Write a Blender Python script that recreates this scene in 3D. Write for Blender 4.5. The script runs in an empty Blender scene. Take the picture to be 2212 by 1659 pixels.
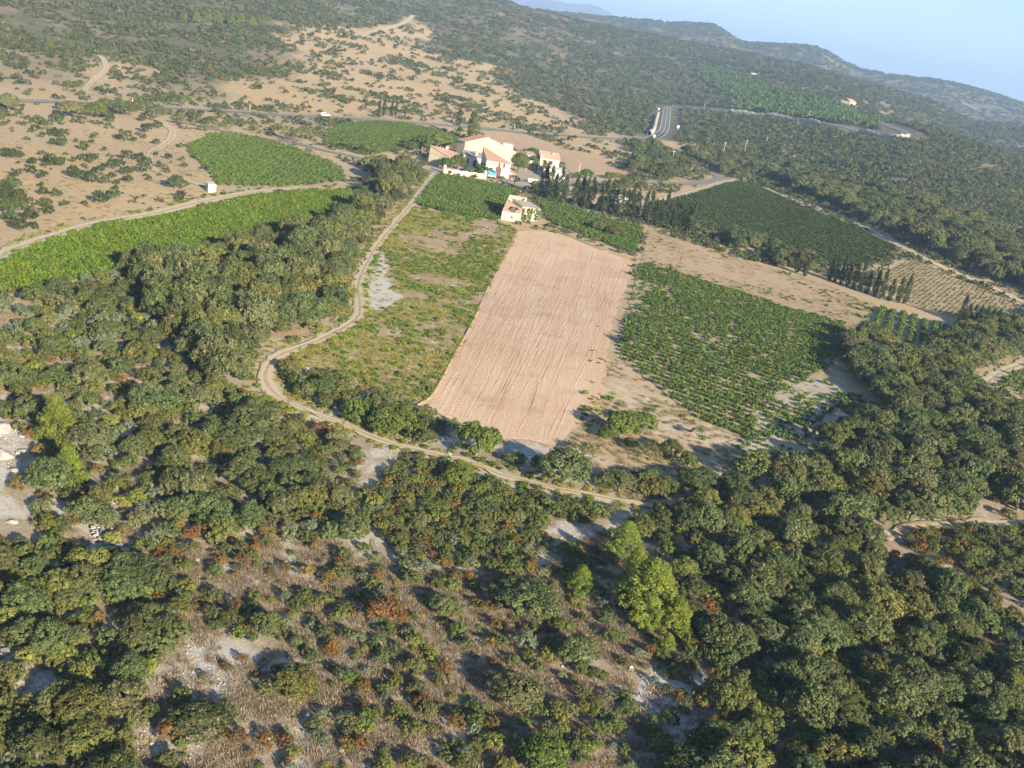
import bpy, bmesh, math, random
import numpy as np
from mathutils import Vector, Matrix
from mathutils.geometry import delaunay_2d_cdt

S = bpy.context.scene
C = S.collection
RNG = np.random.default_rng(7)
random.seed(7)
R = math.radians

# ------------------------------------------------------------------ camera, sky, sun, exposure
FOC, PITCH, ROLL, CAMH = 2600 / 2560, R(18.94), R(10.0), 52.0
cam_d = bpy.data.cameras.new('camera')
cam_d.sensor_width = 36.0
cam_d.lens = 36.0 * FOC
cam_d.clip_start = 0.5
cam_d.clip_end = 60000
cam = bpy.data.objects.new('camera', cam_d)
C.objects.link(cam)
cam.matrix_world = Matrix.Translation((0, 0, CAMH)) @ Matrix.Rotation(math.pi / 2 - PITCH, 4, 'X') @ Matrix.Rotation(ROLL, 4, 'Z')
S.camera = cam

SUN_AZ, SUN_EL = R(142.0), R(20.0)          # clockwise from +Y (the view), height above the horizon
SUN_E, SKY_E, EXPO = 5.0, 0.060, 1.68
world = bpy.data.worlds.new('World')
S.world = world
world.use_nodes = True
wn = world.node_tree
wn.nodes.clear()
wo = wn.nodes.new('ShaderNodeOutputWorld')
wb = wn.nodes.new('ShaderNodeBackground')
ws = wn.nodes.new('ShaderNodeTexSky')
ws.sky_type = 'NISHITA'
ws.sun_disc = False
ws.sun_elevation = SUN_EL
ws.sun_rotation = SUN_AZ
ws.altitude = 200
ws.air_density = 1.0
ws.dust_density = 0.1
ws.ozone_density = 3.0
wb.inputs['Strength'].default_value = SKY_E
wn.links.new(ws.outputs[0], wb.inputs[0])
wn.links.new(wb.outputs[0], wo.inputs[0])

sd = bpy.data.lights.new('sun', 'SUN')
sd.energy = SUN_E
sd.angle = R(0.5)
sd.color = (1.0, 0.87, 0.66)
sun = bpy.data.objects.new('sun', sd)
C.objects.link(sun)
sun_dir = Vector((math.sin(SUN_AZ) * math.cos(SUN_EL), math.cos(SUN_AZ) * math.cos(SUN_EL), math.sin(SUN_EL)))
sun.rotation_euler = sun_dir.to_track_quat('Z', 'Y').to_euler()
sun.location = (200, -200, 300)

S.view_settings.view_transform = 'Standard'
S.view_settings.look = 'None'
S.view_settings.exposure = EXPO
S.view_settings.gamma = 1.0
S.view_settings.use_curve_mapping = False
S.render.engine = 'CYCLES'
S.cycles.max_bounces = 5
S.cycles.diffuse_bounces = 3
S.cycles.glossy_bounces = 2
S.cycles.transmission_bounces = 3
S.cycles.volume_bounces = 1
S.cycles.use_denoising = True
S.cycles.denoiser = 'OPENIMAGEDENOISE'
S.cycles.use_adaptive_sampling = True
S.cycles.adaptive_threshold = 0.02

# ------------------------------------------------------------------ terrain and survey helpers
_fw = np.array([0, math.cos(PITCH), -math.sin(PITCH)])
_u0 = np.array([0, math.sin(PITCH), math.cos(PITCH)])
_r0 = np.array([1.0, 0, 0])
_rt = math.cos(ROLL) * _r0 + math.sin(ROLL) * _u0
_up = -math.sin(ROLL) * _r0 + math.cos(ROLL) * _u0
TAN = lambda e: math.tan(R(e))
# heights of the country by compass bearing, at a few distances from the air field of view
_AZ = np.array([-60, -40, -27, -15, -5, -2.1, 0, 2.2, 4.3, 6, 6.9, 8.7, 12.1, 14.7, 18, 20.5, 23, 30, 45, 60], float)
def _el(d, els): return np.array([CAMH + d * TAN(e) for e in els])
_ROWS = [
    (0,    np.zeros(20)), (250, np.zeros(20)),
    (480,  np.array([0, 0, 0, 0, 0, 0, 0, 0, 0, 0, 0, 0, 0, 1, 3, 4, 3, 1, 0, 0], float)),
    (700,  np.array([20, 20, 18, 13, 6, 3, 1, 0, 0, 0, 0, 1, 4, 9, 15, 14, 11, 5, 3, 3], float)),
    (950,  np.array([45, 45, 40, 32, 20, 14, 8, 4, 3, 3, 4, 8, 15, 22, 28, 24, 18, 8, 5, 5], float)),
    (1200, np.array([65, 65, 60, 52, 42, 34, 28, 22, 20, 20, 21, 25, 33, 29, 13, 6, 0, -5, -5, -5], float)),
    (1700, _el(1700, [2.0, 2.0, 1.7, 1.4, .95, .48, .3, .2, .15, .15, .15, .25, .3, -.05, -.36, -.95, -.8, -1.2, -1.2, -1.2])),
    (2250, _el(2250, [1.0, 1.0, .9, .8, .4, .1, .05, .1, .2, .2, .2, .1, 0, -.3, -.8, -1.3, -1.2, -1.5, -1.5, -1.5])),
    (3000, _el(3000, [.8, .8, .6, .5, .55, .6, .75, .96, 1.24, 1.5, 1.61, 1.02, 1.34, .62, .72, .58, .36, .1, -.2, -.3])),
    (4200, np.full(20, 20.0)), (6500, np.full(20, 0.0)), (14000, np.full(20, 0.0)), (40000, np.full(20, 0.0))]
_DK = np.array([r[0] for r in _ROWS], float)
_ZK = np.stack([r[1] for r in _ROWS])
_nr = np.random.default_rng(3)
_WAV = [(w, _nr.uniform(0, 6.28), _nr.uniform(0, 6.28), a) for w, a in
        [(160, .8), (120, .6), (85, .35), (60, .22)]]
_WAVF = [(w, _nr.uniform(0, 6.28), _nr.uniform(0, 6.28), a) for w, a in
         [(900, 1.0), (620, .9), (430, .7), (300, .5), (190, .35), (120, .2)]]
def terrain(x, y):
    x = np.asarray(x, float); y = np.asarray(y, float)
    d = np.hypot(x, y); az = np.degrees(np.arctan2(x, np.maximum(y, 1e-6)))
    az = np.clip(az, -60, 60)
    k = np.clip(np.searchsorted(_DK, d, side='right') - 1, 0, len(_DK) - 2)
    ai = np.clip(np.searchsorted(_AZ, az, side='right') - 1, 0, len(_AZ) - 2)
    af = (az - _AZ[ai]) / (_AZ[ai + 1] - _AZ[ai])
    af = af * af * (3 - 2 * af) * .5 + af * .5
    def row(i):
        i = np.clip(i, 0, len(_DK) - 1)
        return _ZK[i, ai] * (1 - af) + _ZK[i, ai + 1] * af
    z0, z1, zm, zp = row(k), row(k + 1), row(k - 1), row(k + 2)
    d0, d1 = _DK[k], _DK[k + 1]
    dm = _DK[np.clip(k - 1, 0, len(_DK) - 1)]; dp = _DK[np.clip(k + 2, 0, len(_DK) - 1)]
    h = d1 - d0
    m0 = np.where(k > 0, (z1 - zm) / np.maximum(d1 - dm, 1), 0)
    m1 = np.where(k < len(_DK) - 2, (zp - z0) / np.maximum(dp - d0, 1), 0)
    flat = d < 480
    m0 = np.where(flat, 0, m0); m1 = np.where(d1 <= 480, 0, m1)
    t = np.clip((d - d0) / h, 0, 1)
    z = (2*t**3 - 3*t**2 + 1) * z0 + (t**3 - 2*t**2 + t) * h * m0 + (-2*t**3 + 3*t**2) * z1 + (t**3 - t**2) * h * m1
    n = 0
    for w, a, p, am in _WAV:
        n = n + am * np.sin((x * math.cos(a) + y * math.sin(a)) * 6.283 / w + p)
    nf = 0
    for w, a, p, am in _WAVF:
        q = (x * math.cos(a) + y * math.sin(a)) * 6.283 / w + p
        nf = nf + am * (np.sin(q + .8 * np.sin(q * .37 + p)) )
    amp = np.interp(d, [0, 60, 140, 420, 700, 1300, 2000, 3000, 4500, 9000], [0, .2, .8, .8, .8, 1.0, 1, 1, 1, 1])
    ampf = np.interp(d, [0, 480, 800, 1300, 2000, 3000, 4500, 9000], [0, 0, 1.2, 2.5, 4, 4, 6, 4])
    return z + n * amp * .75 + nf * ampf
def tz(x, y): return float(terrain(x, y))
_T = np.concatenate([np.geomspace(40, 5200, 900)])
def ray(fx, fy):
    d = _fw * FOC + _rt * (fx / 2212 - .5) - _up * ((fy - 829.5) / 2212)
    return d / np.linalg.norm(d)
def G(fx, fy):
    """ground point seen at survey position (fx, fy) of the 2212 px wide survey sheet"""
    d = ray(fx, fy)
    X, Y, Z = d[0] * _T, d[1] * _T, CAMH + d[2] * _T
    s = Z - terrain(X, Y)
    w = np.where(s < 0)[0]
    if len(w) == 0:
        i = int(np.argmin(s)); return Vector((X[i], Y[i], tz(X[i], Y[i])))
    i = max(int(w[0]), 1)
    f = s[i - 1] / (s[i - 1] - s[i])
    t = _T[i - 1] + f * (_T[i] - _T[i - 1])
    x, y = d[0] * t, d[1] * t
    return Vector((x, y, tz(x, y)))
def proj(P):
    P = np.asarray(P, float) - np.array([0, 0, CAMH])
    w = P @ _fw
    return 2212 * (.5 + FOC * (P @ _rt) / w), 829.5 - 2212 * FOC * (P @ _up) / w, w
def lift(p, fy):
    """height above p at which a vertical standing there reaches survey row fy"""
    lo, hi = 0.0, 40.0
    for _ in range(40):
        m = (lo + hi) / 2
        if proj((p[0], p[1], p[2] + m))[1] > fy: lo = m
        else: hi = m
    return lo
def fpx(p):                       # survey pixels per metre at p
    return 2212 * FOC / np.linalg.norm(np.asarray(p) - np.array([0, 0, CAMH]))
def inpoly(px, py, poly):
    px = np.asarray(px); py = np.asarray(py)
    ins = np.zeros(px.shape, bool)
    n = len(poly); j = n - 1
    for i in range(n):
        xi, yi = poly[i][0], poly[i][1]; xj, yj = poly[j][0], poly[j][1]
        c = ((yi > py) != (yj > py)) & (px < (xj - xi) * (py - yi) / ((yj - yi) if yj != yi else 1e-9) + xi)
        ins ^= c; j = i
    return ins
def GP(pts): return [G(*p) for p in pts]
def smooth_line(pts, step):
    """Catmull-Rom through world points, resampled"""
    P = [np.array([p[0], p[1]]) for p in pts]
    P = [2 * P[0] - P[1]] + P + [2 * P[-1] - P[-2]]
    out = []
    for i in range(1, len(P) - 2):
        L = np.linalg.norm(P[i + 1] - P[i]); n = max(2, int(L / step))
        for k in range(n):
            t = k / n
            out.append(.5 * ((2 * P[i]) + (-P[i-1] + P[i+1]) * t + (2*P[i-1] - 5*P[i] + 4*P[i+1] - P[i+2]) * t*t + (-P[i-1] + 3*P[i] - 3*P[i+1] + P[i+2]) * t**3))
    out.append(P[-2])
    return out
def vnoise(x, y, s, seed=0):
    """smooth value noise 0..1"""
    x = np.asarray(x) / s + seed * 17.3; y = np.asarray(y) / s - seed * 9.1
    xi = np.floor(x).astype(np.int64); yi = np.floor(y).astype(np.int64)
    xf = x - xi; yf = y - yi
    xf = xf*xf*(3-2*xf); yf = yf*yf*(3-2*yf)
    def h(a, b):
        n = (a * 374761393 + b * 668265263 + seed * 1274126177) & 0x7fffffff
        n = ((n ^ (n >> 13)) * 1274126177) & 0x7fffffff
        return ((n ^ (n >> 16)) & 0xffff) / 65535.0
    return (h(xi, yi)*(1-xf) + h(xi+1, yi)*xf)*(1-yf) + (h(xi, yi+1)*(1-xf) + h(xi+1, yi+1)*xf)*yf

# ------------------------------------------------------------------ object helpers
def tag(o, label=None, cat=None, group=None, kind=None):
    if label: o['label'] = label
    if cat: o['category'] = cat
    if group: o['group'] = group
    if kind: o['kind'] = kind
    return o
def link(name, me, parent=None, mat=None):
    o = bpy.data.objects.new(name, me); C.objects.link(o)
    if mat is not None and me is not None and not me.materials: me.materials.append(mat)
    if parent: o.parent = parent
    return o
def empty(name, loc=(0, 0, 0), rz=0.0):
    o = bpy.data.objects.new(name, None); C.objects.link(o)
    o.location = loc; o.rotation_euler = (0, 0, rz); o.empty_display_size = .5
    return o
def mesh_np(name, V, F, mat=None, tint=None, smooth=False):
    V = np.asarray(V, np.float32); F = np.asarray(F, np.int32)
    me = bpy.data.meshes.new(name)
    nf, k = F.shape
    me.vertices.add(len(V)); me.vertices.foreach_set('co', V.ravel())
    me.loops.add(nf * k); me.loops.foreach_set('vertex_index', F.ravel())
    me.polygons.add(nf)
    me.polygons.foreach_set('loop_start', np.arange(0, nf * k, k, dtype=np.int32))
    me.polygons.foreach_set('loop_total', np.full(nf, k, np.int32))
    if smooth: me.polygons.foreach_set('use_smooth', np.ones(nf, bool))
    if tint is not None:
        a = me.attributes.new('tint', 'FLOAT', 'FACE'); a.data.foreach_set('value', np.asarray(tint, np.float32))
    me.update(calc_edges=True)
    if mat: me.materials.append(mat)
    return me
def bm_mesh(name, bm, mat=None, smooth=False):
    me = bpy.data.meshes.new(name); bmesh.ops.recalc_face_normals(bm, faces=bm.faces); bm.to_mesh(me); bm.free()
    if smooth:
        for p in me.polygons: p.use_smooth = True
    if mat: me.materials.append(mat)
    return me
def add_box(bm, c, s, rz=0.0, bevel=0.0):
    m = Matrix.Translation(c) @ Matrix.Rotation(rz, 4, 'Z') @ Matrix.Diagonal((s[0], s[1], s[2], 1))
    g = bmesh.ops.create_cube(bm, size=1.0, matrix=m)
    if bevel:
        ed = list({e for v in g['verts'] for e in v.link_edges})
        bmesh.ops.bevel(bm, geom=ed, offset=bevel, segments=1, affect='EDGES')
def add_tube(bm, p0, p1, r0, r1, n=8):
    p0, p1 = Vector(p0), Vector(p1); d = p1 - p0
    if d.length < 1e-5: return
    m = Matrix.Translation((p0 + p1) / 2) @ d.to_track_quat('Z', 'Y').to_matrix().to_4x4()
    bmesh.ops.create_cone(bm, cap_ends=True, segments=n, radius1=r0, radius2=r1, depth=d.length, matrix=m)

# ------------------------------------------------------------------ materials
class NT:
    def __init__(s, name):
        s.m = bpy.data.materials.new(name); s.m.use_nodes = True; s.t = s.m.node_tree; s.n = s.t.nodes
        s.b = s.n['Principled BSDF']; s.b.inputs['Roughness'].default_value = .9
        s.b.inputs['Specular IOR Level'].default_value = .15
    def node(s, k, **kw):
        n = s.n.new(k)
        for a, v in kw.items(): setattr(n, a, v)
        return n
    def link(s, a, b): s.t.links.new(a, b)
    def coord(s, scale=(1, 1, 1), rot=0.0, attr=None):
        if attr:
            c = s.node('ShaderNodeUVMap'); o = c.outputs[0]
        else:
            c = s.node('ShaderNodeNewGeometry'); o = c.outputs['Position']
        m = s.node('ShaderNodeMapping')
        m.inputs['Scale'].default_value = scale; m.inputs['Rotation'].default_value = (0, 0, rot)
        if rot:                                   # rotate first, stretch after
            m0 = s.node('ShaderNodeMapping'); m0.inputs['Rotation'].default_value = (0, 0, rot)
            s.link(o, m0.inputs[0]); o = m0.outputs[0]; m.inputs['Rotation'].default_value = (0, 0, 0)
        s.link(o, m.inputs[0]); return m.outputs[0]
    def noise(s, scale, detail=4, vec=None, rough=.6, dist=0.0):
        n = s.node('ShaderNodeTexNoise'); n.inputs['Scale'].default_value = scale
        n.inputs['Detail'].default_value = detail; n.inputs['Roughness'].default_value = rough
        n.inputs['Distortion'].default_value = dist
        if vec is not None: s.link(vec, n.inputs['Vector'])
        return n.outputs['Fac']
    def ramp(s, fac, stops):
        r = s.node('ShaderNodeValToRGB'); e = r.color_ramp.elements
        while len(e) < len(stops): e.new(.5)
        for i, (p, c) in enumerate(stops):
            e[i].position = p; e[i].color = (c, c, c, 1) if isinstance(c, (int, float)) else (*c, 1)
        s.link(fac, r.inputs[0]); return r.outputs[0]
    def mix(s, fac, a, b, mode='MIX'):
        m = s.node('ShaderNodeMix', data_type='RGBA', blend_type=mode)
        if isinstance(fac, (int, float)): m.inputs[0].default_value = fac
        else: s.link(fac, m.inputs[0])
        for k, v in ((6, a), (7, b)):
            if isinstance(v, tuple): m.inputs[k].default_value = (*v, 1)
            else: s.link(v, m.inputs[k])
        return m.outputs[2]
    def math(s, op, a, b=None):
        m = s.node('ShaderNodeMath', operation=op)
        for k, v in ((0, a), (1, b)):
            if v is None: continue
            if isinstance(v, (int, float)): m.inputs[k].default_value = v
            else: s.link(v, m.inputs[k])
        return m.outputs[0]
    def attr(s, name):
        a = s.node('ShaderNodeAttribute'); a.attribute_name = name; return a.outputs['Fac']
    def color(s, c):
        if isinstance(c, tuple): s.b.inputs['Base Color'].default_value = (*c, 1)
        else: s.link(c, s.b.inputs['Base Color'])
    def bump(s, h, strength=.4, dist=.1):
        b = s.node('ShaderNodeBump'); b.inputs['Strength'].default_value = strength; b.inputs['Distance'].default_value = dist
        s.link(h, b.inputs['Height']); s.link(b.outputs[0], s.b.inputs['Normal'])

def leaf_mat(name, stops, hue=.05, val=.5, translucent=.22):
    t = NT(name)
    oi = t.node('ShaderNodeObjectInfo')
    col = t.ramp(t.attr('tint'), stops)
    hsv = t.node('ShaderNodeHueSaturation')
    t.link(col, hsv.inputs['Color'])
    r1 = t.math('MULTIPLY_ADD', oi.outputs['Random'], val); t.n[-1].inputs[2].default_value = 1 - val / 2
    fr = t.math('FRACT', t.math('MULTIPLY', oi.outputs['Random'], 7.31))
    r2 = t.math('MULTIPLY_ADD', fr, hue); t.n[-1].inputs[2].default_value = .5 - hue / 2
    t.link(r1, hsv.inputs['Value']); t.link(r2, hsv.inputs['Hue'])
    t.color(hsv.outputs[0]); t.b.inputs['Roughness'].default_value = .65; t.b.inputs['Specular IOR Level'].default_value = .25
    tr = t.node('ShaderNodeBsdfTranslucent'); t.link(hsv.outputs[0], tr.inputs[0])
    mx = t.node('ShaderNodeMixShader'); mx.inputs[0].default_value = translucent
    t.link(t.b.outputs[0], mx.inputs[1]); t.link(tr.outputs[0], mx.inputs[2])
    t.link(mx.outputs[0], t.n['Material Output'].inputs[0])
    return t.m
M = {}
M['oak'] = leaf_mat('holm_oak_leaves', [(0, (0.051, 0.071, 0.022)), (.5, (0.096, 0.120, 0.039)), (1, (0.171, 0.187, 0.066))])
M['oak_bright'] = leaf_mat('broadleaf_leaves', [(0, (0.061, 0.098, 0.016)), (.6, (0.107, 0.151, 0.025)), (1, (0.184, 0.217, 0.041))])
M['oak_olive'] = leaf_mat('olive_oak_leaves', [(0, (0.073, 0.086, 0.021)), (.5, (0.137, 0.146, 0.035)), (1, (0.235, 0.222, 0.061))])
M['shrub_bright'] = leaf_mat('bright_shrub_leaves', [(0, (0.073, 0.103, 0.019)), (.5, (0.147, 0.172, 0.032)), (1, (0.254, 0.257, 0.052))], hue=.05)
M['shrub_grey'] = leaf_mat('grey_scrub_leaves', [(0, (0.076, 0.090, 0.033)), (.5, (0.133, 0.143, 0.056)), (1, (0.214, 0.207, 0.085))], hue=.05)
M['shrub'] = leaf_mat('shrub_leaves', [(0, (0.051, 0.075, 0.019)), (.5, (0.098, 0.126, 0.032)), (1, (0.186, 0.193, 0.048))], hue=.06, val=.5)
M['rust'] = leaf_mat('rust_shrub_leaves', [(0, (.075, .082, .022)), (.35, (.145, .115, .026)), (.7, (.21, .11, .026)), (1, (.25, .13, .036))], hue=.05, val=.4)
M['silver'] = leaf_mat('silver_shrub_leaves', [(0, (.10, .125, .07)), (1, (.22, .25, .15))], hue=.03, val=.3)
M['juniper'] = leaf_mat('juniper_leaves', [(0, (0.039, 0.058, 0.016)), (.6, (0.066, 0.090, 0.024)), (1, (0.107, 0.127, 0.033))])
M['pine'] = leaf_mat('pine_needles', [(0, (.088, .128, .018)), (.5, (.158, .202, .027)), (1, (.25, .29, .044))], hue=.03, val=.25)
M['pine_far'] = leaf_mat('young_pine_needles', [(0, (.060, .105, .022)), (1, (.125, .18, .04))], hue=.03, val=.3)
M['cypress'] = leaf_mat('cypress_leaves', [(0, (0.027, 0.045, 0.013)), (1, (0.063, 0.087, 0.025))], hue=.03, val=.3)
M['olive'] = leaf_mat('almond_leaves', [(0, (0.087, 0.106, 0.033)), (1, (0.173, 0.185, 0.063))], hue=.05, val=.3)
M['vine'] = leaf_mat('vine_leaves', [(0, (0.053, 0.098, 0.015)), (.6, (0.100, 0.161, 0.024)), (1, (0.194, 0.239, 0.041))], hue=.04, val=.3)
M['vine_dark'] = leaf_mat('dark_vine_leaves', [(0, (.042, .075, .016)), (.6, (.076, .118, .023)), (1, (.135, .17, .036))], hue=.04, val=.3)
M['vine_yellow'] = leaf_mat('yellowing_vine_leaves', [(0, (0.067, 0.119, 0.010)), (.6, (0.122, 0.189, 0.016)), (1, (0.224, 0.260, 0.030))], hue=.05, val=.3)
M['weed'] = leaf_mat('weed_leaves', [(0, (0.143, 0.170, 0.022)), (.5, (0.255, 0.254, 0.037)), (1, (0.347, 0.307, 0.067))], hue=.07, val=.4)
M['grass'] = leaf_mat('dry_grass_blades', [(0, (.19, .145, .09)), (.5, (.30, .23, .145)), (1, (.45, .365, .22))], hue=.03, val=.4, translucent=.3)
M['scrub'] = leaf_mat('scrub_leaves', [(0, (0.057, 0.074, 0.026)), (.6, (0.096, 0.113, 0.042)), (1, (0.161, 0.153, 0.061))], hue=.05, val=.45)

t = NT('bark'); t.color(t.mix(t.noise(6, 4, t.coord((1, 1, .2))), (.09, .07, .055), (.22, .19, .15))); M['bark'] = t.m

# ground
t = NT('ground_soil')
pos = t.coord()
n1 = t.noise(.05, 5, pos); n2 = t.noise(.45, 6, pos, .7); n3 = t.noise(2.6, 4, pos, .65); n4 = t.noise(.16, 5, pos, .7, .6)
fore = t.mix(n2, (.30, .235, .15), (.42, .335, .215))
fore = t.mix(t.ramp(n3, [(.42, 0), (.62, 1)]), fore, (.25, .205, .145))
fore = t.mix(t.ramp(t.math('ADD', t.math('MULTIPLY', n4, .75), t.math('MULTIPLY', n3, .25)), [(.48, 0), (.57, .85)]), fore, (.49, .45, .395))
dry = t.mix(t.ramp(n1, [(.35, 0), (.65, 1)]), (.41, .29, .14), (.355, .26, .165))
dry = t.mix(t.ramp(n4, [(.42, 0), (.58, .8)]), dry, (.31, .245, .175))
dry = t.mix(t.ramp(n2, [(.35, 0), (.7, .9)]), dry, (.48, .35, .175))
dry = t.mix(t.ramp(n3, [(.55, 0), (.8, .7)]), dry, (.24, .175, .105))
scr = t.mix(t.noise(.09, 6, pos, .75), (.070, .075, .038), (.16, .135, .075))
scr = t.mix(t.ramp(t.noise(.022, 5, pos, .7), [(.50, 0), (.66, .75)]), scr, (.27, .21, .125))
g = t.mix(t.attr('dry'), fore, dry); g = t.mix(t.attr('scrub'), g, scr)
rk = t.mix(t.math('ADD', t.math('MULTIPLY', n3, .6), t.math('MULTIPLY', t.noise(7, 5, pos, .75), .4)), (.30, .28, .25), (.60, .565, .51))
g = t.mix(t.ramp(t.math('ADD', t.math('MULTIPLY', t.attr('rock'), .80), t.math('MULTIPLY', t.math('SUBTRACT', t.math('ADD', t.math('MULTIPLY', n2, .5), t.math('MULTIPLY', n3, .5)), .5), 2.6)), [(.38, 0), (.78, .95)]), g, rk)
t.color(g); t.bump(t.math('ADD', n3, t.noise(9, 3, pos)), .55, .12); M['ground'] = t.m

def soil(name, a, b, c=None, scale=.5, rot=0.0, stretch=1.0, bump=.4, dist=.08, cpos=(.55, .7)):
    t = NT(name); p = t.coord((1, 1 / stretch, 1), rot)
    n1 = t.noise(scale, 6, p, .68); n2 = t.noise(scale * 6, 4, p, .6); n0 = t.noise(scale * .12, 4, p)
    col = t.mix(t.ramp(n0, [(.3, 0), (.7, 1)]), a, b); col = t.mix(t.ramp(n1, [(.3, 0), (.75, .8)]), col, tuple(v * .8 for v in b))
    if c: col = t.mix(t.ramp(t.math('ADD', t.math('MULTIPLY', n1, .7), t.math('MULTIPLY', n2, .3)), [(cpos[0], 0), (cpos[1], 1)]), col, c)
    col = t.mix(t.math('MULTIPLY', n2, .5), col, tuple(v * .55 for v in a))
    t.color(col); t.bump(t.math('ADD', n2, t.math('MULTIPLY', n1, .6)), bump, dist)
    return t.m

# ------------------------------------------------------------------ fields, roads, tracks: survey outlines
Z2 = lambda zx, zy: (734.5 + .336 * zx, .336 * zy)
FIELDS = {
 'plough': [(1118, 500), (1180, 500), (1240, 515), (1310, 540), (1368, 563), (1352, 620), (1320, 704), (1308, 788), (1302, 850), (1285, 888), (1252, 930), (1222, 956), (1199, 967), (1138, 953), (1091, 949), (1054, 930), (987, 916), (936, 892), (884, 884), (926, 862), (949, 829), (985, 760), (1017, 704), (1055, 620), (1087, 560)],
 'fallow': [(893, 452), (985, 462), (1112, 492), (1118, 500), (1087, 560), (1055, 620), (1017, 704), (985, 760), (949, 829), (926, 862), (884, 884), (872, 862), (800, 838), (720, 812), (650, 790), (622, 775), (640, 758), (705, 733), (772, 700), (790, 672), (780, 640), (785, 595), (820, 535), (862, 482)],
 'v_long': [(-120, 640), (0, 568), (20, 553), (101, 524), (168, 497), (240, 484), (336, 471), (440, 449), (551, 424), (640, 414), (743, 410), (798, 406), (790, 445), (700, 500), (560, 540), (330, 580), (240, 590), (120, 615), (0, 640), (-120, 690)],
 'v_shed': [(401, 316), (447, 292), (504, 289), (571, 302), (638, 322), (706, 349), (740, 366), (745, 390), (638, 403), (538, 403), (470, 400), (454, 376), (440, 356), (413, 336)],
 'v_back': [(700, 292), (734, 270), (780, 264), (818, 262), (886, 268), (950, 284), (1003, 301), (970, 314), (869, 326), (790, 338), (734, 322), (702, 312)],
 'v_house': [(949, 376), (1037, 391), (1120, 413), (1101, 423), (1088, 462), (1076, 479), (970, 459), (896, 441), (929, 396)],
 'v_ruin': [(1160, 430), (1190, 438), (1238, 451), (1306, 474), (1389, 494), (1376, 535), (1366, 551), (1306, 526), (1238, 499), (1180, 476)],
 'v_big': [(1385, 567), (1469, 593), (1570, 624), (1704, 667), (1822, 697), (1839, 734), (1822, 768), (1790, 790), (1755, 818), (1690, 850), (1632, 875), (1620, 946), (1560, 935), (1490, 893), (1420, 838), (1345, 775), (1338, 745), (1352, 690), (1372, 610)],
 'v_sparse': [(1632, 875), (1690, 850), (1755, 818), (1800, 830), (1890, 880), (1900, 905), (1850, 930), (1800, 965), (1790, 1010), (1740, 1030), (1640, 1010), (1580, 960), (1620, 946)],
 'v_deep': [(1425, 437), (1520, 412), (1593, 393), (1647, 401), (1704, 434), (1839, 485), (1946, 538), (1906, 556), (1850, 578), (1780, 570), (1690, 535), (1600, 510), (1510, 478)],
 'v_young': [(1973, 560), (2040, 590), (2141, 630), (2250, 685), (2250, 735), (2158, 704), (2057, 686), (1966, 657), (1892, 596)],
 'strip': [(1397, 497), (1500, 527), (1620, 566), (1700, 590), (1760, 606), (1840, 640), (1895, 660), (1868, 690), (1850, 735), (1839, 734), (1822, 697), (1704, 667), (1570, 624), (1469, 593), (1385, 563)],
 'v_rows': [(1872, 690), (1899, 664), (1949, 677), (2023, 701), (2090, 717), (2074, 728), (2040, 735), (1973, 768), (1936, 768), (1902, 748), (1874, 734)],
 'back_plough': [(1037, 284), (1070, 283), (1138, 291), (1188, 309), (1238, 329), (1306, 353), (1373, 377), (1322, 386), (1240, 384), (1212, 350), (1138, 326), (1100, 319), (1060, 305)],
 'v_edge': [(2250, 775), (2180, 815), (2140, 840), (2150, 862), (2212, 880), (2300, 880)],
 'yard': [(935, 378), (960, 372), (1040, 386), (1120, 408), (1180, 392), (1240, 398), (1236, 386), (1120, 330), (1000, 318), (930, 352)],
}
FW = {k: [(v.x, v.y) for v in GP(p)] for k, p in FIELDS.items()}
LINES = {   # polylines, half width in metres
 'road_main': ([(-60, 214), (37, 218), (101, 220), (175, 223), (235, 227), (380, 235), (504, 242), (605, 249), (702, 253), (743, 256), (802, 259), (900, 266), (985, 273), (1070, 280), (1171, 290), (1272, 297), (1356, 300), (1405, 299)], 2.7),
 'road_bend': ([(1404, 299), (1416, 296), (1429, 288), (1435, 279), (1437.6, 265), (1440, 246), (1442, 234)], 3.5),
 'road_upper': ([(1442, 234), (1450, 231), (1482, 231), (1520, 234), (1570, 241), (1640, 248), (1704, 256), (1781, 267), (1855, 283), (1915, 294), (1950, 296), (1961, 291), (1940, 279), (1906, 267), (1869, 254)], 3.2),
 'road_minor': ([(1418, 301), (1428, 312), (1440, 321), (1470, 340), (1501, 356), (1532, 370), (1550, 381), (1549, 388), (1511, 396), (1455, 397), (1398, 396), (1310, 396), (1240, 395), (1190, 400), (1140, 392), (1090, 388)], 2.2),
 'lane': ([(360, 262), (410, 268), (447, 277), (504, 288), (571, 300), (638, 310), (706, 327), (743, 334), (785, 344), (835, 353), (886, 358), (936, 373)], 1.6),
}
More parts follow.
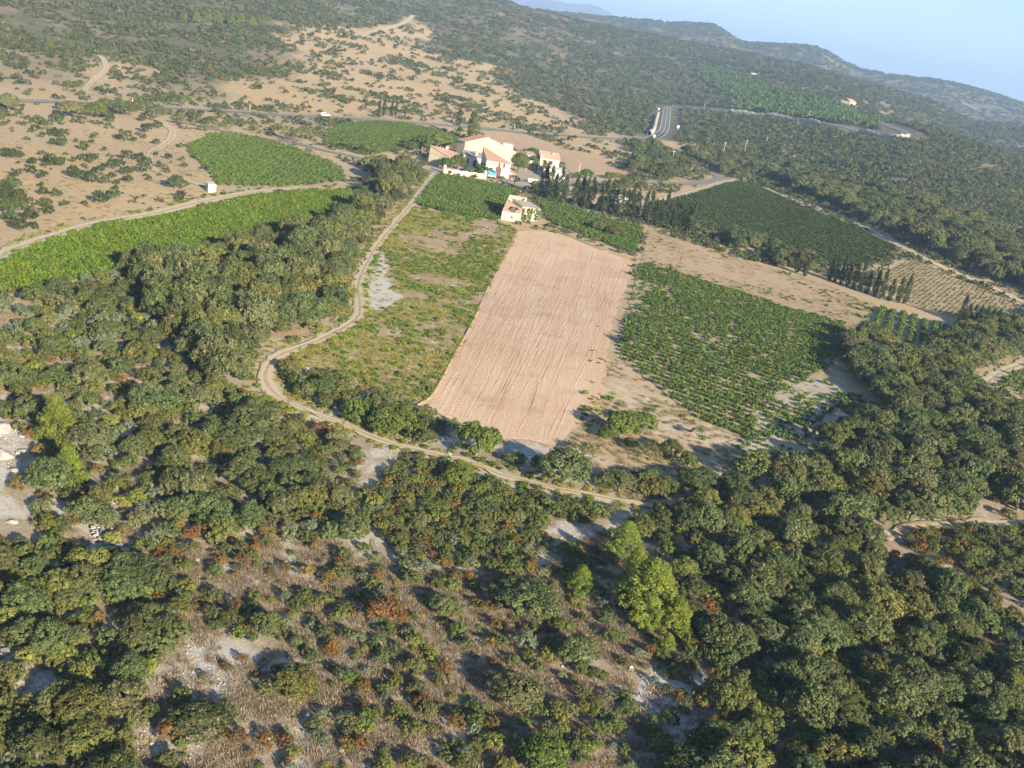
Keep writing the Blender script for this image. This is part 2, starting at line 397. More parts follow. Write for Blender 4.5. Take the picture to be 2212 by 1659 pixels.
TRACKS = {
 'track_main': ([(940, 374), (925, 392), (910, 412), (890, 440), (855, 480), (815, 530), (785, 580), (772, 620), (776, 655), (774, 680), (755, 700), (705, 727), (650, 750), (605, 768), (580, 788), (572, 822), (591, 849), (615, 865)], 1.05),
 'track_lower': ([(600, 857), (615, 865), (672, 892), (743, 916), (768, 929), (815, 949), (885, 970), (969, 988), (1030, 1003), (1070, 1023), (1137, 1040), (1204, 1057), (1272, 1070), (1372, 1089), (1440, 1100)], .8),
 'track_vineyard': ([(-120, 625), (0, 556), (20, 543), (101, 515), (202, 485), (336, 461), (437, 436), (500, 424), (551, 416), (650, 405)], 1.7),
 'track_curve': ([(352, 262), (362, 275), (373, 285), (366, 303), (345, 318), (328, 328), (321, 345), (330, 365), (360, 378), (400, 390), (440, 402)], 1.2),
 'track_red': ([(1905, 1172), (1929, 1187), (1993, 1216), (2084, 1261), (2141, 1291), (2212, 1328), (2300, 1380)], 1.5),
 'track_pale': ([(1908, 1165), (1925, 1156), (1973, 1143), (2074, 1133), (2212, 1131), (2300, 1130)], 1.2),
 'track_hill': ([(300, 222), (240, 210), (185, 200), (200, 175), (228, 150), (222, 128), (215, 120)], 1.3),
 'track_ridge': ([(780, 75), (830, 62), (880, 45), (893, 33)], 2.2),
 'track_edge': ([(2320, 735), (2212, 784), (2165, 803), (2132, 828), (2128, 848), (2145, 866), (2200, 905)], 1.6),
 'track_deep': ([(1290, 460), (1425, 432), (1520, 407), (1596, 387)], 1.7),
 'track_right': ([(1650, 405), (1704, 428), (1839, 478), (1955, 537), (2040, 580), (2141, 620), (2260, 678)], 1.5),
 'footpath': ([(806, 1165), (812, 1195), (869, 1274), (922, 1368), (1003, 1459), (1104, 1553), (1222, 1644), (1300, 1720)], .24),
}
LW = {}
for k, (p, w) in list(LINES.items()) + list(TRACKS.items()):
    LW[k] = (np.array(smooth_line(GP(p), 1.5)), w)

# ------------------------------------------------------------------ the ground sheet
ths = np.radians(np.concatenate([np.arange(-75, -32, 1.0), np.arange(-32, 36, .18), np.arange(36, 76, 1.0)]))
ds = np.concatenate([[3], np.geomspace(20, 48, 12), np.geomspace(50, 14000, 520), [25000, 40000]])
TH, DD = np.meshgrid(ths, ds)
GX, GY = DD * np.sin(TH), DD * np.cos(TH)
GZ = terrain(GX, GY)
nr, ncol = GX.shape
idx = np.arange(nr * ncol).reshape(nr, ncol)
F = np.stack([idx[:-1, :-1], idx[:-1, 1:], idx[1:, 1:], idx[1:, :-1]], -1).reshape(-1, 4)
V = np.stack([GX, GY, GZ], -1).reshape(-1, 3)
me = mesh_np('ground', V, F[:, ::-1], M['ground'], smooth=True)
SPARSE = [[(300, 232), (420, 205), (575, 160), (600, 95), (640, 62), (760, 62), (890, 40), (925, 70), (935, 110), (1010, 130), (1090, 145), (1090, 185), (1180, 225), (1300, 275), (1375, 297), (1272, 294), (1070, 277), (802, 256), (605, 246), (400, 234)],
          [(-80, 290), (120, 285), (350, 268), (400, 262), (640, 300), (740, 350), (740, 380), (640, 330), (500, 290), (400, 320), (470, 400), (440, 435), (200, 480), (-80, 560)],
          [(0, 165), (60, 165), (150, 190), (280, 205), (300, 228), (100, 218), (0, 214)],
          [(180, 120), (300, 128), (300, 150), (220, 205), (190, 200)],
          [(740, 258), (900, 262), (1070, 282), (1000, 300), (840, 262)],
          [(1060, 283), (1372, 302), (1420, 302), (1560, 320), (1590, 338), (1470, 325), (1440, 330), (1540, 385), (1440, 400), (1240, 330)],
          [(1380, 400), (1590, 390), (1430, 435), (1300, 450), (1180, 420)]]
SPW = [[(v.x, v.y) for v in GP(p)] for p in SPARSE]
SPARSE_N = 7
xs, ys = V[:, 0], V[:, 1]
dd = np.hypot(xs, ys)
def soft(x, y, polys, rad, n=9):
    tot = np.zeros(len(x))
    rr_ = np.random.default_rng(21)
    for _ in range(n):
        ox = rr_.normal(0, 1, len(x)) * rad; oy = rr_.normal(0, 1, len(x)) * rad
        m = np.zeros(len(x), bool)
        for p in polys: m |= inpoly(x + ox, y + oy, p)
        tot += m
    return tot / n
def warp(x, y, a):
    return x + (vnoise(x, y, a * 2.2, 61) - .5) * 2 * a, y + (vnoise(x, y, a * 2.2, 62) - .5) * 2 * a
MARL = [[(1235, 925), (1300, 980), (1330, 1000), (1420, 1015), (1560, 985), (1640, 1020), (1560, 1045), (1400, 1035), (1290, 1020), (1225, 975)], [(985, 985), (1050, 995), (1120, 1015), (1180, 1040), (1120, 1050), (1030, 1020)], [(1300, 790), (1420, 845), (1500, 905), (1620, 960), (1560, 990), (1400, 960), (1310, 900)]]
DRYP = [[(1290, 700), (1345, 775), (1420, 840), (1500, 900), (1620, 955), (1640, 1030), (1500, 1060), (1300, 1060), (1230, 960)]]
MARLW = [[(v.x, v.y) for v in GP(p)] for p in MARL]
DRYW = [[(v.x, v.y) for v in GP(p)] for p in DRYP]
wxs, wys = warp(xs, ys, 16)
insp = soft(wxs, wys, SPW, 5)
dry = np.maximum(np.clip((dd - 125) / 80, 0, 1) * .85, np.maximum(insp, soft(xs, ys, DRYW, 3)))
scrub = np.clip((dd - 430) / 120, 0, 1) * (1 - insp)
ROCKP = [[(-20, 865), (14, 875), (35, 930), (48, 1000), (40, 1060), (20, 1100), (-20, 1100)],
         [(170, 1180), (190, 1140), (225, 1130), (262, 1180), (255, 1215), (210, 1200)],
         [(400, 1370), (440, 1370), (490, 1430), (500, 1500), (480, 1530), (320, 1500), (340, 1460), (400, 1430)],
         [(30, 1500), (60, 1430), (125, 1470), (140, 1520), (90, 1545), (40, 1560)], [(-20, 1360), (40, 1365), (30, 1450), (-20, 1470)],
         [(290, 1580), (380, 1560), (470, 1600), (420, 1640), (300, 1640)],
         [(190, 880), (230, 890), (245, 910), (210, 910)], [(250, 915), (315, 925), (320, 960), (290, 985), (270, 940)],
         [(1170, 1120), (1250, 1135), (1255, 1165), (1180, 1165)], [(1290, 1240), (1330, 1260), (1420, 1370), (1350, 1340), (1290, 1280)],
         [(1360, 1440), (1480, 1480), (1530, 1640), (1440, 1600), (1330, 1480)], [(260, 775), (320, 745), (415, 748), (400, 765), (300, 770)],
         [(795, 985), (830, 950), (870, 965), (850, 1000)], [(1650, 290), (1780, 330), (1830, 350), (1700, 340)], [(2150, 1350), (2230, 1370), (2230, 1420), (2180, 1400)],
         [(600, 1190), (660, 1200), (680, 1260), (620, 1240)], [(790, 560), (810, 540), (840, 560), (870, 640), (830, 675), (785, 660), (782, 610)]]
rockw = [[(v.x, v.y) for v in GP(p)] for p in ROCKP]
wx2, wy2 = warp(xs, ys, 1.6)
nearv = dd < 420
rock = np.zeros(len(xs))
rock[nearv] = np.maximum(soft(wx2[nearv], wy2[nearv], rockw, .9), .62 * soft(wx2[nearv], wy2[nearv], MARLW, 1.5))
for nm, a in (('dry', dry), ('scrub', scrub), ('rock', rock)):
    at = me.attributes.new(nm, 'FLOAT', 'POINT'); at.data.foreach_set('value', a.astype(np.float32))
ground = link('ground', me)
tag(ground, 'dry stony hillsides and valley floor under the scrub', None, None, 'structure')

# far blue mountain
maz = np.array([-40, -20, -10, -6, -3, 0, 1.1, 2.0, 3, 4.5, 6, 9, 14])
mel = np.array([1.0, 1.3, 1.45, 1.25, 1.15, 1.42, 1.38, 1.12, .8, .4, .1, -.1, -.4])
A, B = np.meshgrid(np.radians(np.linspace(-40, 14, 260)), np.linspace(0, 1, 24))
crest = np.interp(np.degrees(A), maz, mel)
D9 = 7800 + B * 3600
zc = CAMH + 9600 * np.tan(np.radians(crest)) + 22 * (vnoise(np.degrees(A) * 100, B * 0, 60, 3) - .5)
prof = np.sin(np.clip(B, 0, 1) * math.pi) ** .8
MZ = -20 + (zc + 20) * prof + 30 * (vnoise(np.degrees(A) * 100, B * 900, 90, 5) - .5) * prof
nr, ncol = A.shape
idx = np.arange(nr * ncol).reshape(nr, ncol)
F = np.stack([idx[:-1, :-1], idx[1:, :-1], idx[1:, 1:], idx[:-1, 1:]], -1).reshape(-1, 4)
t = NT('mountain_scrub'); t.color(t.mix(t.noise(.006, 6, t.coord()), (.06, .075, .04), (.16, .14, .09))); M['mountain'] = t.m
mo = link('distant_mountain', mesh_np('distant_mountain', np.stack([D9 * np.sin(A), D9 * np.cos(A), MZ], -1).reshape(-1, 3), F[:, ::-1], M['mountain'], smooth=True))
tag(mo, 'far hazy blue mountain behind the ridges', None, None, 'structure')

# ------------------------------------------------------------------ field sheets and ribbons
def sheet(name, poly, mat, off, step=3.0, jit=.35):
    rng = np.random.default_rng(abs(hash(name)) % 1000 if False else len(name) * 37 + int(abs(poly[0][0])))
    P = [np.array(p) for p in poly]
    b = []
    for i in range(len(P)):
        a, c = P[i], P[(i + 1) % len(P)]
        n = max(1, int(np.linalg.norm(c - a) / min(step, 2.0)))
        for k in range(n): b.append(a + (c - a) * k / n)
    b = np.array(b); b = b + rng.normal(0, jit, b.shape)
    x0, y0 = b.min(0); x1, y1 = b.max(0)
    gx, gy = np.meshgrid(np.arange(x0, x1, step), np.arange(y0, y1, step))
    gx = gx.ravel() + rng.uniform(-.3, .3, gx.size) * step; gy = gy.ravel() + rng.uniform(-.3, .3, gy.size) * step
    k = inpoly(gx, gy, b); pts = [Vector(p) for p in b] + [Vector((x, y)) for x, y in zip(gx[k], gy[k])]
    ed = [(i, (i + 1) % len(b)) for i in range(len(b))]
    vs, es, fs, *_ = delaunay_2d_cdt(pts, ed, [list(range(len(b)))], 1, 1e-4)
    X = np.array([v.x for v in vs]); Y = np.array([v.y for v in vs])
    me = bpy.data.meshes.new(name)
    me.from_pydata(np.stack([X, Y, terrain(X, Y) + off], -1).tolist(), [], fs)
    for p in me.polygons: p.use_smooth = True
    me.materials.append(mat)
    return me
def ribbon(name, line, hw, mat, off, jit=0.0, shift=0.0, seg=None, nu=4):
    L = np.asarray(line)
    if seg: L = L[seg[0]:seg[1]]
    T = np.gradient(L, axis=0); T /= np.linalg.norm(T, axis=1)[:, None] + 1e-9
    N = np.stack([T[:, 1], -T[:, 0]], -1)
    s = np.concatenate([[0], np.cumsum(np.linalg.norm(np.diff(L, axis=0), axis=1))])
    rng = np.random.default_rng(len(L))
    V, UV = [], []
    for k in range(nu + 1):
        u = k / nu
        e = shift + (u * 2 - 1) * hw
        j = rng.normal(0, jit, len(L)) if k in (0, nu) else 0
        P = L + N * (e + j)[:, None] if jit and k in (0, nu) else L + N * e
        z = terrain(P[:, 0], P[:, 1]) + off
        V.append(np.column_stack([P, z])); UV.append(np.column_stack([np.full(len(L), u), s]))
    V = np.stack(V, 1); UV = np.stack(UV, 1)
    n, m = V.shape[:2]
    idx = np.arange(n * m).reshape(n, m)
    F = np.stack([idx[:-1, :-1], idx[:-1, 1:], idx[1:, 1:], idx[1:, :-1]], -1).reshape(-1, 4)
    me = mesh_np(name, V.reshape(-1, 3), F[:, ::-1], mat, smooth=True)
    uv = me.uv_layers.new(name='UVMap')
    li = np.zeros(len(me.loops), np.int32); me.loops.foreach_get('vertex_index', li)
    uv.data.foreach_set('uv', UV.reshape(-1, 2)[li].astype(np.float32).ravel())
    return me

def dirang(k, i, j):            # bearing of a field edge, to lay furrows and rows along it
    a, b = FW[k][i], FW[k][j]
    return math.atan2(b[1] - a[1], b[0] - a[0])
a_pl = dirang('plough', 21, 24)
t = NT('ploughed_soil')
p = t.coord((1, .05, 1), math.pi / 2 - a_pl); p0 = t.coord()
w1 = t.noise(.30, 4, p, .6); w2 = t.noise(1.1, 4, p, .65, .4); nn = t.noise(.05, 4, p0); fine = t.noise(1.6, 6, p0, .75)
col = t.mix(t.ramp(nn, [(.35, 0), (.65, 1)]), (.47, .31, .20), (.535, .375, .255))
col = t.mix(t.ramp(w1, [(.4, 0), (.72, .55)]), col, (.57, .45, .315))
col = t.mix(t.ramp(w2, [(.58, 0), (.78, .5)]), col, (.36, .235, .15))
col = t.mix(t.ramp(t.noise(.11, 5, p0, .7), [(.52, 0), (.68, .6)]), col, (.37, .245, .15))
col = t.mix(t.ramp(fine, [(.5, 0), (.8, .55)]), col, (.36, .245, .165))
t.color(col); t.bump(t.math('ADD', t.math('MULTIPLY', w2, .9), t.math('MULTIPLY', fine, 1.3)), .6, .15); M['plough'] = t.m
M['fallow'] = soil('fallow_soil', (.40, .30, .18), (.34, .255, .145), (.56, .51, .43), .35, .3, 2.5, cpos=(.53, .66))
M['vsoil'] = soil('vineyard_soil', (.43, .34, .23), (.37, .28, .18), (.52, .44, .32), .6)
M['vsoil_dark'] = soil('dark_vineyard_soil', (.20, .155, .09), (.17, .13, .08), None, .6)  # darker brown soil tone for the densely planted plots
M['vsoil_mid'] = soil('brown_vineyard_soil', (.26, .20, .12), (.22, .17, .105), None, .6)
M['pale'] = soil('pale_marl_soil', (.47, .42, .34), (.42, .36, .27), (.36, .32, .16), .35, .6, 3)
M['strip'] = soil('stubble_soil', (.46, .345, .215), (.40, .29, .18), (.50, .40, .26), .4, .4, 5)
M['young'] = soil('young_vineyard_soil', (.42, .31, .19), (.37, .27, .16), (.47, .36, .22), .5)
M['backp'] = soil('harrowed_soil', (.45, .31, .19), (.49, .35, .215), (.38, .26, .17), .25, -.35, 10)
M['yard'] = soil('yard_gravel', (.40, .34, .27), (.35, .29, .22), (.46, .40, .32), .5)
def fld(name, key, mat, label, off=.09, step=3.0):
    o = link(name, sheet(name, FW[key], M[mat], off, step)); tag(o, label, None, None, 'structure'); return o
pf_ = fld('ploughed_field', 'plough', 'plough', 'bare pinkish ploughed field with furrows in the middle', .10, 2.5)
_W = FW['plough']; _tl, _tr, _bl, _br = [np.array(_W[i]) for i in (0, 4, 18, 12)]
_rg = np.random.default_rng(77)
for k_ in range(64):
    u_ = (k_ + _rg.uniform(.1, .9)) / 64; v0_ = _rg.uniform(0, .55); v1_ = min(.985, v0_ + _rg.uniform(.2, .75))
    P_ = []
    for v_ in np.linspace(v0_, v1_, 40):
        a_ = _tl * (1 - v_) + _bl * v_; b_ = _tr * (1 - v_) + _br * v_; c_ = a_ * (1 - u_) + b_ * u_
        c_ = c_ + np.array([1.0, .2]) * (.22 * math.sin(v_ * 7 + k_) + .10 * math.sin(v_ * 31 + k_ * 2)) * (1 + 5.0 * max(0, v_ - .8) * math.sin(k_))
        P_.append(c_)
    P_ = np.array(P_); P_ = P_[inpoly(P_[:, 0], P_[:, 1], _W)]
    if len(P_) < 6: continue
    me_ = ribbon('furrow', P_, _rg.uniform(.09, .20), M['plough'], .11, jit=.05, nu=2)
    co_ = np.zeros(len(me_.vertices) * 3, np.float32); me_.vertices.foreach_get('co', co_); co_ = co_.reshape(-1, 3, 3); co_[:, 1, 2] += _rg.uniform(.02, .065) * (.6 + .4 * np.sin(np.arange(len(co_)) * .8 + k_)); me_.vertices.foreach_set('co', co_.ravel()); me_.update()
    link('furrow', me_, pf_)
fld('fallow_field', 'fallow', 'fallow', 'overgrown yellowing field left of the ploughed field')
M['marl'] = soil('white_marl', (.56, .52, .45), (.50, .455, .385), (.38, .34, .24), .6, .4, 2.0)
for lb_, pp_ in (('white marl strip beside the dirt track', [(782, 600), (800, 560), (822, 540), (838, 556), (830, 590), (850, 630), (872, 645), (850, 665), (815, 678), (790, 668), (786, 640)]), ('white chalky edge at the foot of the fallow field', [(668, 795), (720, 806), (772, 826), (768, 838), (715, 826), (672, 810)]), ('grey white corner of the ploughed field', [(1240, 925), (1268, 905), (1290, 880), (1284, 915), (1256, 950), (1222, 962), (1212, 950)]))[:2]:
    tag(link('marl_patch', sheet('marl_patch', [(v.x, v.y) for v in GP(pp_)], M['marl'], .14, 1.2, .45)), lb_, None, None, 'structure')
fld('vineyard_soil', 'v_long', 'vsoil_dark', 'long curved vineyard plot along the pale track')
fld('vineyard_soil', 'v_shed', 'vsoil', 'vineyard plot beside the white shed')
fld('vineyard_soil', 'v_back', 'vsoil', 'vineyard plot behind the lane near the farmhouse')
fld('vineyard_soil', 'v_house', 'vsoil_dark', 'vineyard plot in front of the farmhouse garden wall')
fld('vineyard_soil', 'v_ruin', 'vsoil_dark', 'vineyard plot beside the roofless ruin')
fld('vineyard_soil', 'v_big', 'vsoil', 'large vineyard plot right of the ploughed field')
fld('vineyard_soil', 'v_sparse', 'pale', 'pale thinly planted corner below the large vineyard', .13)
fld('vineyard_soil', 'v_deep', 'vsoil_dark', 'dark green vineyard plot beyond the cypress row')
fld('vineyard_soil', 'v_young', 'young', 'tan plot of newly planted vines')
fld('stubble_field', 'strip', 'strip', 'dry stubble strip below the cypress row')
fld('vineyard_soil', 'v_rows', 'vsoil', 'small vineyard with wide rows by the oak wood')
fld('harrowed_field', 'back_plough', 'backp', 'harrowed tan field behind the farmhouse')
fld('vineyard_soil', 'v_edge', 'vsoil', 'vineyard corner beside the curving track')
fld('farm_yard', 'yard', 'yard', 'gravel yard around the farmhouse', .07)

# asphalt, markings and tracks
t = NT('asphalt'); p = t.coord(); t.color(t.mix(t.noise(.3, 5, p, .7), (.11, .113, .118), (.18, .178, .175))); t.bump(t.noise(8, 3, p), .2, .02); M['asphalt'] = t.m
t = NT('old_asphalt'); p = t.coord(); t.color(t.mix(t.noise(.3, 5, p, .7), (.15, .145, .135), (.25, .235, .21))); M['asphalt_old'] = t.m
t = NT('new_asphalt'); p = t.coord(); t.color(t.mix(t.noise(.5, 4, p), (.055, .055, .06), (.075, .075, .08))); M['asphalt_new'] = t.m
t = NT('road_paint'); t.color(t.mix(t.noise(2, 4, t.coord()), (.42, .42, .41), (.58, .58, .56))); M['paint'] = t.m
def track_mat(name, a, b, mid):
    t = NT(name); uv = t.node('ShaderNodeUVMap').outputs[0]; sep = t.node('ShaderNodeSeparateXYZ'); t.link(uv, sep.inputs[0])
    p = t.coord(); n = t.noise(.7, 5, p, .7); n2 = t.noise(4, 4, p)
    u = t.math('ADD', sep.outputs[0], t.math('MULTIPLY', t.math('SUBTRACT', t.noise(.25, 3, p), .5), .3))
    c = t.mix(n, a, b); c = t.mix(t.math('MULTIPLY', n2, .5), c, tuple(v * .7 for v in a))
    mm = t.ramp(t.math('ABSOLUTE', t.math('SUBTRACT', u, .5)), [(.06, .95), (.15, .05), (.33, .05), (.5, .9)])
    c = t.mix(t.math('MULTIPLY', mm, t.ramp(n, [(.35, .3), (.6, 1)])), c, mid)
    t.color(c); t.bump(t.math('ADD', n2, mm), .4, .1); return t.m
M['track'] = track_mat('dirt_track', (.46, .375, .26), (.55, .455, .325), (.28, .235, .12))
M['track_red'] = track_mat('red_dirt_track', (.37, .25, .17), (.44, .31, .22), (.24, .19, .11))
M['path'] = track_mat('trodden_path', (.30, .235, .165), (.37, .295, .21), (.28, .215, .15))
for k, nm, m, lb in (('road_main', 'road', 'asphalt_old', 'narrow asphalt road crossing behind the farm'), ('road_bend', 'road', 'asphalt', 'wide two-lane road running straight away from the junction'),
                     ('road_upper', 'road', 'asphalt_old', 'road climbing past the pine plantation to the hairpin'), ('road_minor', 'road', 'asphalt_old', 'side road winding from the junction down to the farm'),
                     ('lane', 'lane', 'asphalt_old', 'grey farm lane between the vineyards')):
    ln, w = LW[k]
    o = link(nm, ribbon(nm, ln, w, M[m], .20 if k != 'road_bend' else .23)); tag(o, lb, None, None, 'structure')
    if k == 'road_bend':
        n = len(ln)
        for sh in (-2.9, 2.9): tag(link('edge_line', ribbon('edge_line', ln, .16, M['paint'], .26, shift=sh, nu=1), o), None)
        link('centre_line', ribbon('centre_line', ln, .14, M['paint'], .26, nu=1), o)
        link('fresh_patch', ribbon('fresh_patch', ln, 2.7, M['asphalt_new'], .245, seg=(0, int(n * .16))), o)
for k, m, lb in (('track_main', 'track', 'long pale dirt track curving past the fields from the farm'), ('track_lower', 'track', 'narrow dirt track running below the fields after the bend'), ('track_vineyard', 'track', 'pale dirt track along the upper edge of the curved vineyard'),
                 ('track_curve', 'track', 'looping dirt track beside the white shed'), ('track_red', 'track_red', 'reddish dirt track among the oaks'),
                 ('track_pale', 'track', 'pale grey track crossing the thicket'), ('track_hill', 'track', 'dirt track climbing the far garrigue slope'),
                 ('track_ridge', 'track', 'wide bare dirt track on the far slope'), ('track_edge', 'track', 'dirt track curving round the edge vineyard'),
                 ('track_deep', 'track', 'dry grassy track above the dark vineyard'), ('track_right', 'track', 'straight track between the dark vineyard and the oaks'),
                 ('footpath', 'path', 'faint footpath running down the stony foreground slope')):
    ln, w = LW[k]
    nm = 'footpath' if k == 'footpath' else 'dirt_track'
    tag(link(nm, ribbon(nm, ln, w, M[m], .16 if nm != 'footpath' else .05, jit=.30 if nm != 'footpath' else .1)), lb, None, None, 'structure')

# ------------------------------------------------------------------ plant meshes (shared by all copies)
def leaves(cent, crad, n_per, size, rng, bias=.9, flat=1.0, elong=.62, tint_c=None, core=None, droop=0.0):
    """small leaf-shaped quads in clusters; returns V, F, tint"""
    nc = len(cent); n = nc * n_per
    ci = np.repeat(np.arange(nc), n_per)
    d = rng.normal(size=(n, 3)); d /= np.linalg.norm(d, axis=1)[:, None]
    r = rng.uniform(.35, 1, n) ** .5
    cr = np.broadcast_to(crad, (nc,))[ci]
    off = d * (r * cr)[:, None]; off[:, 2] *= flat
    P = cent[ci] + off
    out = d.copy()
    if core is not None:
        oc = P - core; oc /= np.linalg.norm(oc, axis=1)[:, None] + 1e-9; out = out + .6 * oc
    nrm = out * bias + rng.normal(size=(n, 3)) * .55 + np.array([0, 0, .25 - droop])
    nrm /= np.linalg.norm(nrm, axis=1)[:, None]
    a = np.cross(nrm, rng.normal(size=(n, 3))); a /= np.linalg.norm(a, axis=1)[:, None] + 1e-9
    b = np.cross(nrm, a)
    s = size * rng.uniform(.65, 1.35, n)
    a *= s[:, None]; b *= (s * elong)[:, None]
    V = np.stack([P - a, P - b * .9 + a * .15, P + a, P + b * .9 + a * .15], 1).reshape(-1, 3)
    F = np.arange(n * 4).reshape(-1, 4)
    tc = rng.uniform(0, 1, nc) if tint_c is None else tint_c
    t = np.clip(tc[ci] * .75 + rng.uniform(-.12, .37, n), 0, 1)
    return V, F, t
def lobed(rng, nl, R0, zc, flat, n_clu, lobe_r=(.38, .55), zmin=.12):
    """cluster centres on an uneven many-lobed crown of radius about 1"""
    L = [(np.array([0, 0, zc]), R0)]
    for i in range(nl):
        th = i * 2.399 + rng.uniform(-.5, .5); h = rng.uniform(-.25, 1.0)
        rr = math.sqrt(max(0, 1 - min(1, abs(h)) ** 2)) * R0 * rng.uniform(.75, 1.0)
        L.append((np.array([math.cos(th) * rr, math.sin(th) * rr, zc + h * R0 * flat * .9]), rng.uniform(*lobe_r)))
    out = []
    while len(out) < n_clu:
        c, r = L[rng.integers(len(L))]
        if rng.uniform() > r / .6: continue
        d = rng.normal(size=3); d /= np.linalg.norm(d)
        if d[2] < -.35: continue
        p = c + d * r * rng.uniform(.8, 1.05) * np.array([1, 1, flat])
        inside = sum(np.linalg.norm((p - c2) / np.array([1, 1, flat])) < r2 * .72 for c2, r2 in L)
        if inside > 0 or p[2] < zmin: continue
        out.append(p)
    return np.array(out)
MESH = {}
def variants(kind, n, fn):
    MESH[kind] = []
    for i in range(n):
        rng = np.random.default_rng(1000 + i + sum(map(ord, kind)) * 7)
        V, F, t, m = fn(rng, i)
        MESH[kind].append(mesh_np(kind, V, F, m, t))
def f_oak(rng, i, mat='oak', nc=190, npc=40, sz=.047):
    c = lobed(rng, 10, .62, .62, .82, nc, zmin=.04)
    V, F, t = leaves(c, rng.uniform(.09, .19, len(c)), npc, sz, rng, core=np.array([0, 0, .5]), flat=.85)
    return V, F, t, M[mat]
def f_shrub(rng, i, mat='shrub', nc=62, npc=36, sz=.064, zc=.42, flat=.75, nl=6):
    c = lobed(rng, nl, .6, zc, flat, nc, zmin=.03)
    V, F, t = leaves(c, rng.uniform(.10, .22, len(c)), npc, sz, rng, core=np.array([0, 0, .3]))
    return V, F, t, M[mat]
def f_low(rng, i, mat='scrub', nc=13, npc=9, sz=.21):
    c = lobed(rng, 4, .55, .38, .75, nc, zmin=.02)
    V, F, t = leaves(c, .24, npc, sz, rng, core=np.array([0, 0, .2]))
    return V, F, t, M[mat]
def f_pine(rng, i):
    cs = []; rad = []
    for k in range(95):
        h = .12 + 1.9 * (k + rng.uniform(0, 1)) / 95; w = (1.0 - (h / 2.06) ** 1.5) * .80 + .05
        if h < .45: w *= .55 + h
        th = k * 2.399 + rng.uniform(-.4, .4); rr = w * rng.uniform(.45, 1.05)
        cs.append([math.cos(th) * rr, math.sin(th) * rr, h + rr * .15]); rad.append(rng.uniform(.12, .22))
    V, F, t = leaves(np.array(cs), np.array(rad), 130, .036, rng, bias=.8, elong=.45, core=np.array([0, 0, .8]))
    return V, F, t, M['pine']
def f_cypress(rng, i):
    cs = []; rad = []
    hgt = 3.2
    for k in range(70):
        h = rng.uniform(.05, 1) ; w = .5 * (math.sin(min(1, h * 1.9 + .25) * math.pi / 2) if h < .4 else max(0, (1 - ((h - .4) / .62) ** 1.7))) + .03
        th = k * 2.399; rr = w * rng.uniform(.4, .85)
        cs.append([math.cos(th) * rr, math.sin(th) * rr, h * hgt]); rad.append(.10 + .16 * w)
    V, F, t = leaves(np.array(cs), np.array(rad), 22, .085, rng, bias=1.0, elong=.5, flat=1.7)
    return V, F, t, M['cypress']
def f_almond(rng, i):
    c = lobed(rng, 8, .6, .85, .75, 60)
    V, F, t = leaves(c, rng.uniform(.12, .22, len(c)), 18, .06, rng, bias=.5, core=np.array([0, 0, .8]))
    return V, F, t, M['olive']
def f_umbrella(rng, i):
    c = lobed(rng, 7, .7, 1.35, .45, 50, zmin=.9)
    V, F, t = leaves(c, .2, 30, .08, rng, core=np.array([0, 0, 1.1]))
    return V, F, t, M['pine_far']
def f_vine(rng, i, mat='vine'):
    nc = 15; th = rng.uniform(0, 6.28, nc); rr = rng.uniform(.1, .85, nc)
    c = np.column_stack([np.cos(th) * rr, np.sin(th) * rr, rng.uniform(.35, .95, nc) * (1.15 - .5 * rr)])
    V, F, t = leaves(c, .28, 9, .19, rng, bias=.6, elong=.8)
    return V, F, t, M[mat]
def f_weed(rng, i):
    nc = 12; th = rng.uniform(0, 6.28, nc); rr = rng.uniform(.0, .95, nc)
    c = np.column_stack([np.cos(th) * rr, np.sin(th) * rr, rng.uniform(.08, .4, nc)])
    V, F, t = leaves(c, .26, 8, .16, rng, bias=.5, elong=.5, flat=.7)
    return V, F, t, M['weed']
def f_tuft(rng, i):
    n = 130
    th = rng.uniform(0, 6.28, n); r0 = rng.uniform(0, 1, n)
    bx, by = np.cos(th) * r0, np.sin(th) * r0
    ln = rng.uniform(.15, .5, n); lean = rng.uniform(.2, .9, n); t2 = th + rng.normal(0, .8, n)
    tx, ty = bx + np.cos(t2) * lean * ln, by + np.sin(t2) * lean * ln
    w = .028
    px, py = -np.sin(t2) * w, np.cos(t2) * w
    z0 = np.zeros(n)
    mx, my = (bx + tx) / 2 - np.cos(t2) * .05, (by + ty) / 2 - np.sin(t2) * .05
    V = np.stack([np.column_stack([bx - px, by - py, z0]), np.column_stack([bx + px, by + py, z0]), np.column_stack([tx + px * .4, ty + py * .4, ln * .8]), np.column_stack([tx - px * .4, ty - py * .4, ln * .8])], 1).reshape(-1, 3)
    return V, np.arange(n * 4).reshape(-1, 4), rng.uniform(0, 1, n), M['grass']
variants('holm_oak', 9, lambda r, i: f_oak(r, i, ('oak', 'oak', 'oak_olive', 'oak', 'oak', 'shrub_grey', 'oak', 'oak_olive', 'oak')[i]))
variants('broadleaf_tree', 4, lambda r, i: f_oak(r, i, 'oak_bright', 180, 38, .05))
variants('garrigue_shrub', 8, lambda r, i: f_shrub(r, i, ('shrub', 'shrub_bright', 'shrub', 'shrub_grey', 'shrub', 'oak', 'shrub_bright', 'shrub')[i]))
variants('rust_shrub', 6, lambda r, i: f_shrub(r, i, 'rust', 46, 34, .066, .45, .8))
variants('silver_shrub', 4, lambda r, i: f_shrub(r, i, 'silver', 54, 34, .06))
variants('juniper_bush', 6, lambda r, i: f_shrub(r, i, 'juniper', 62, 34, .066, .5, .9, 4))
variants('pine_tree', 5, f_pine)
variants('cypress_tree', 5, f_cypress)
variants('poplar_tree', 2, lambda r, i: f_cypress(r, i)[:3] + (M['oak_bright'],))
variants('almond_tree', 4, f_almond)
variants('umbrella_pine', 2, f_umbrella)
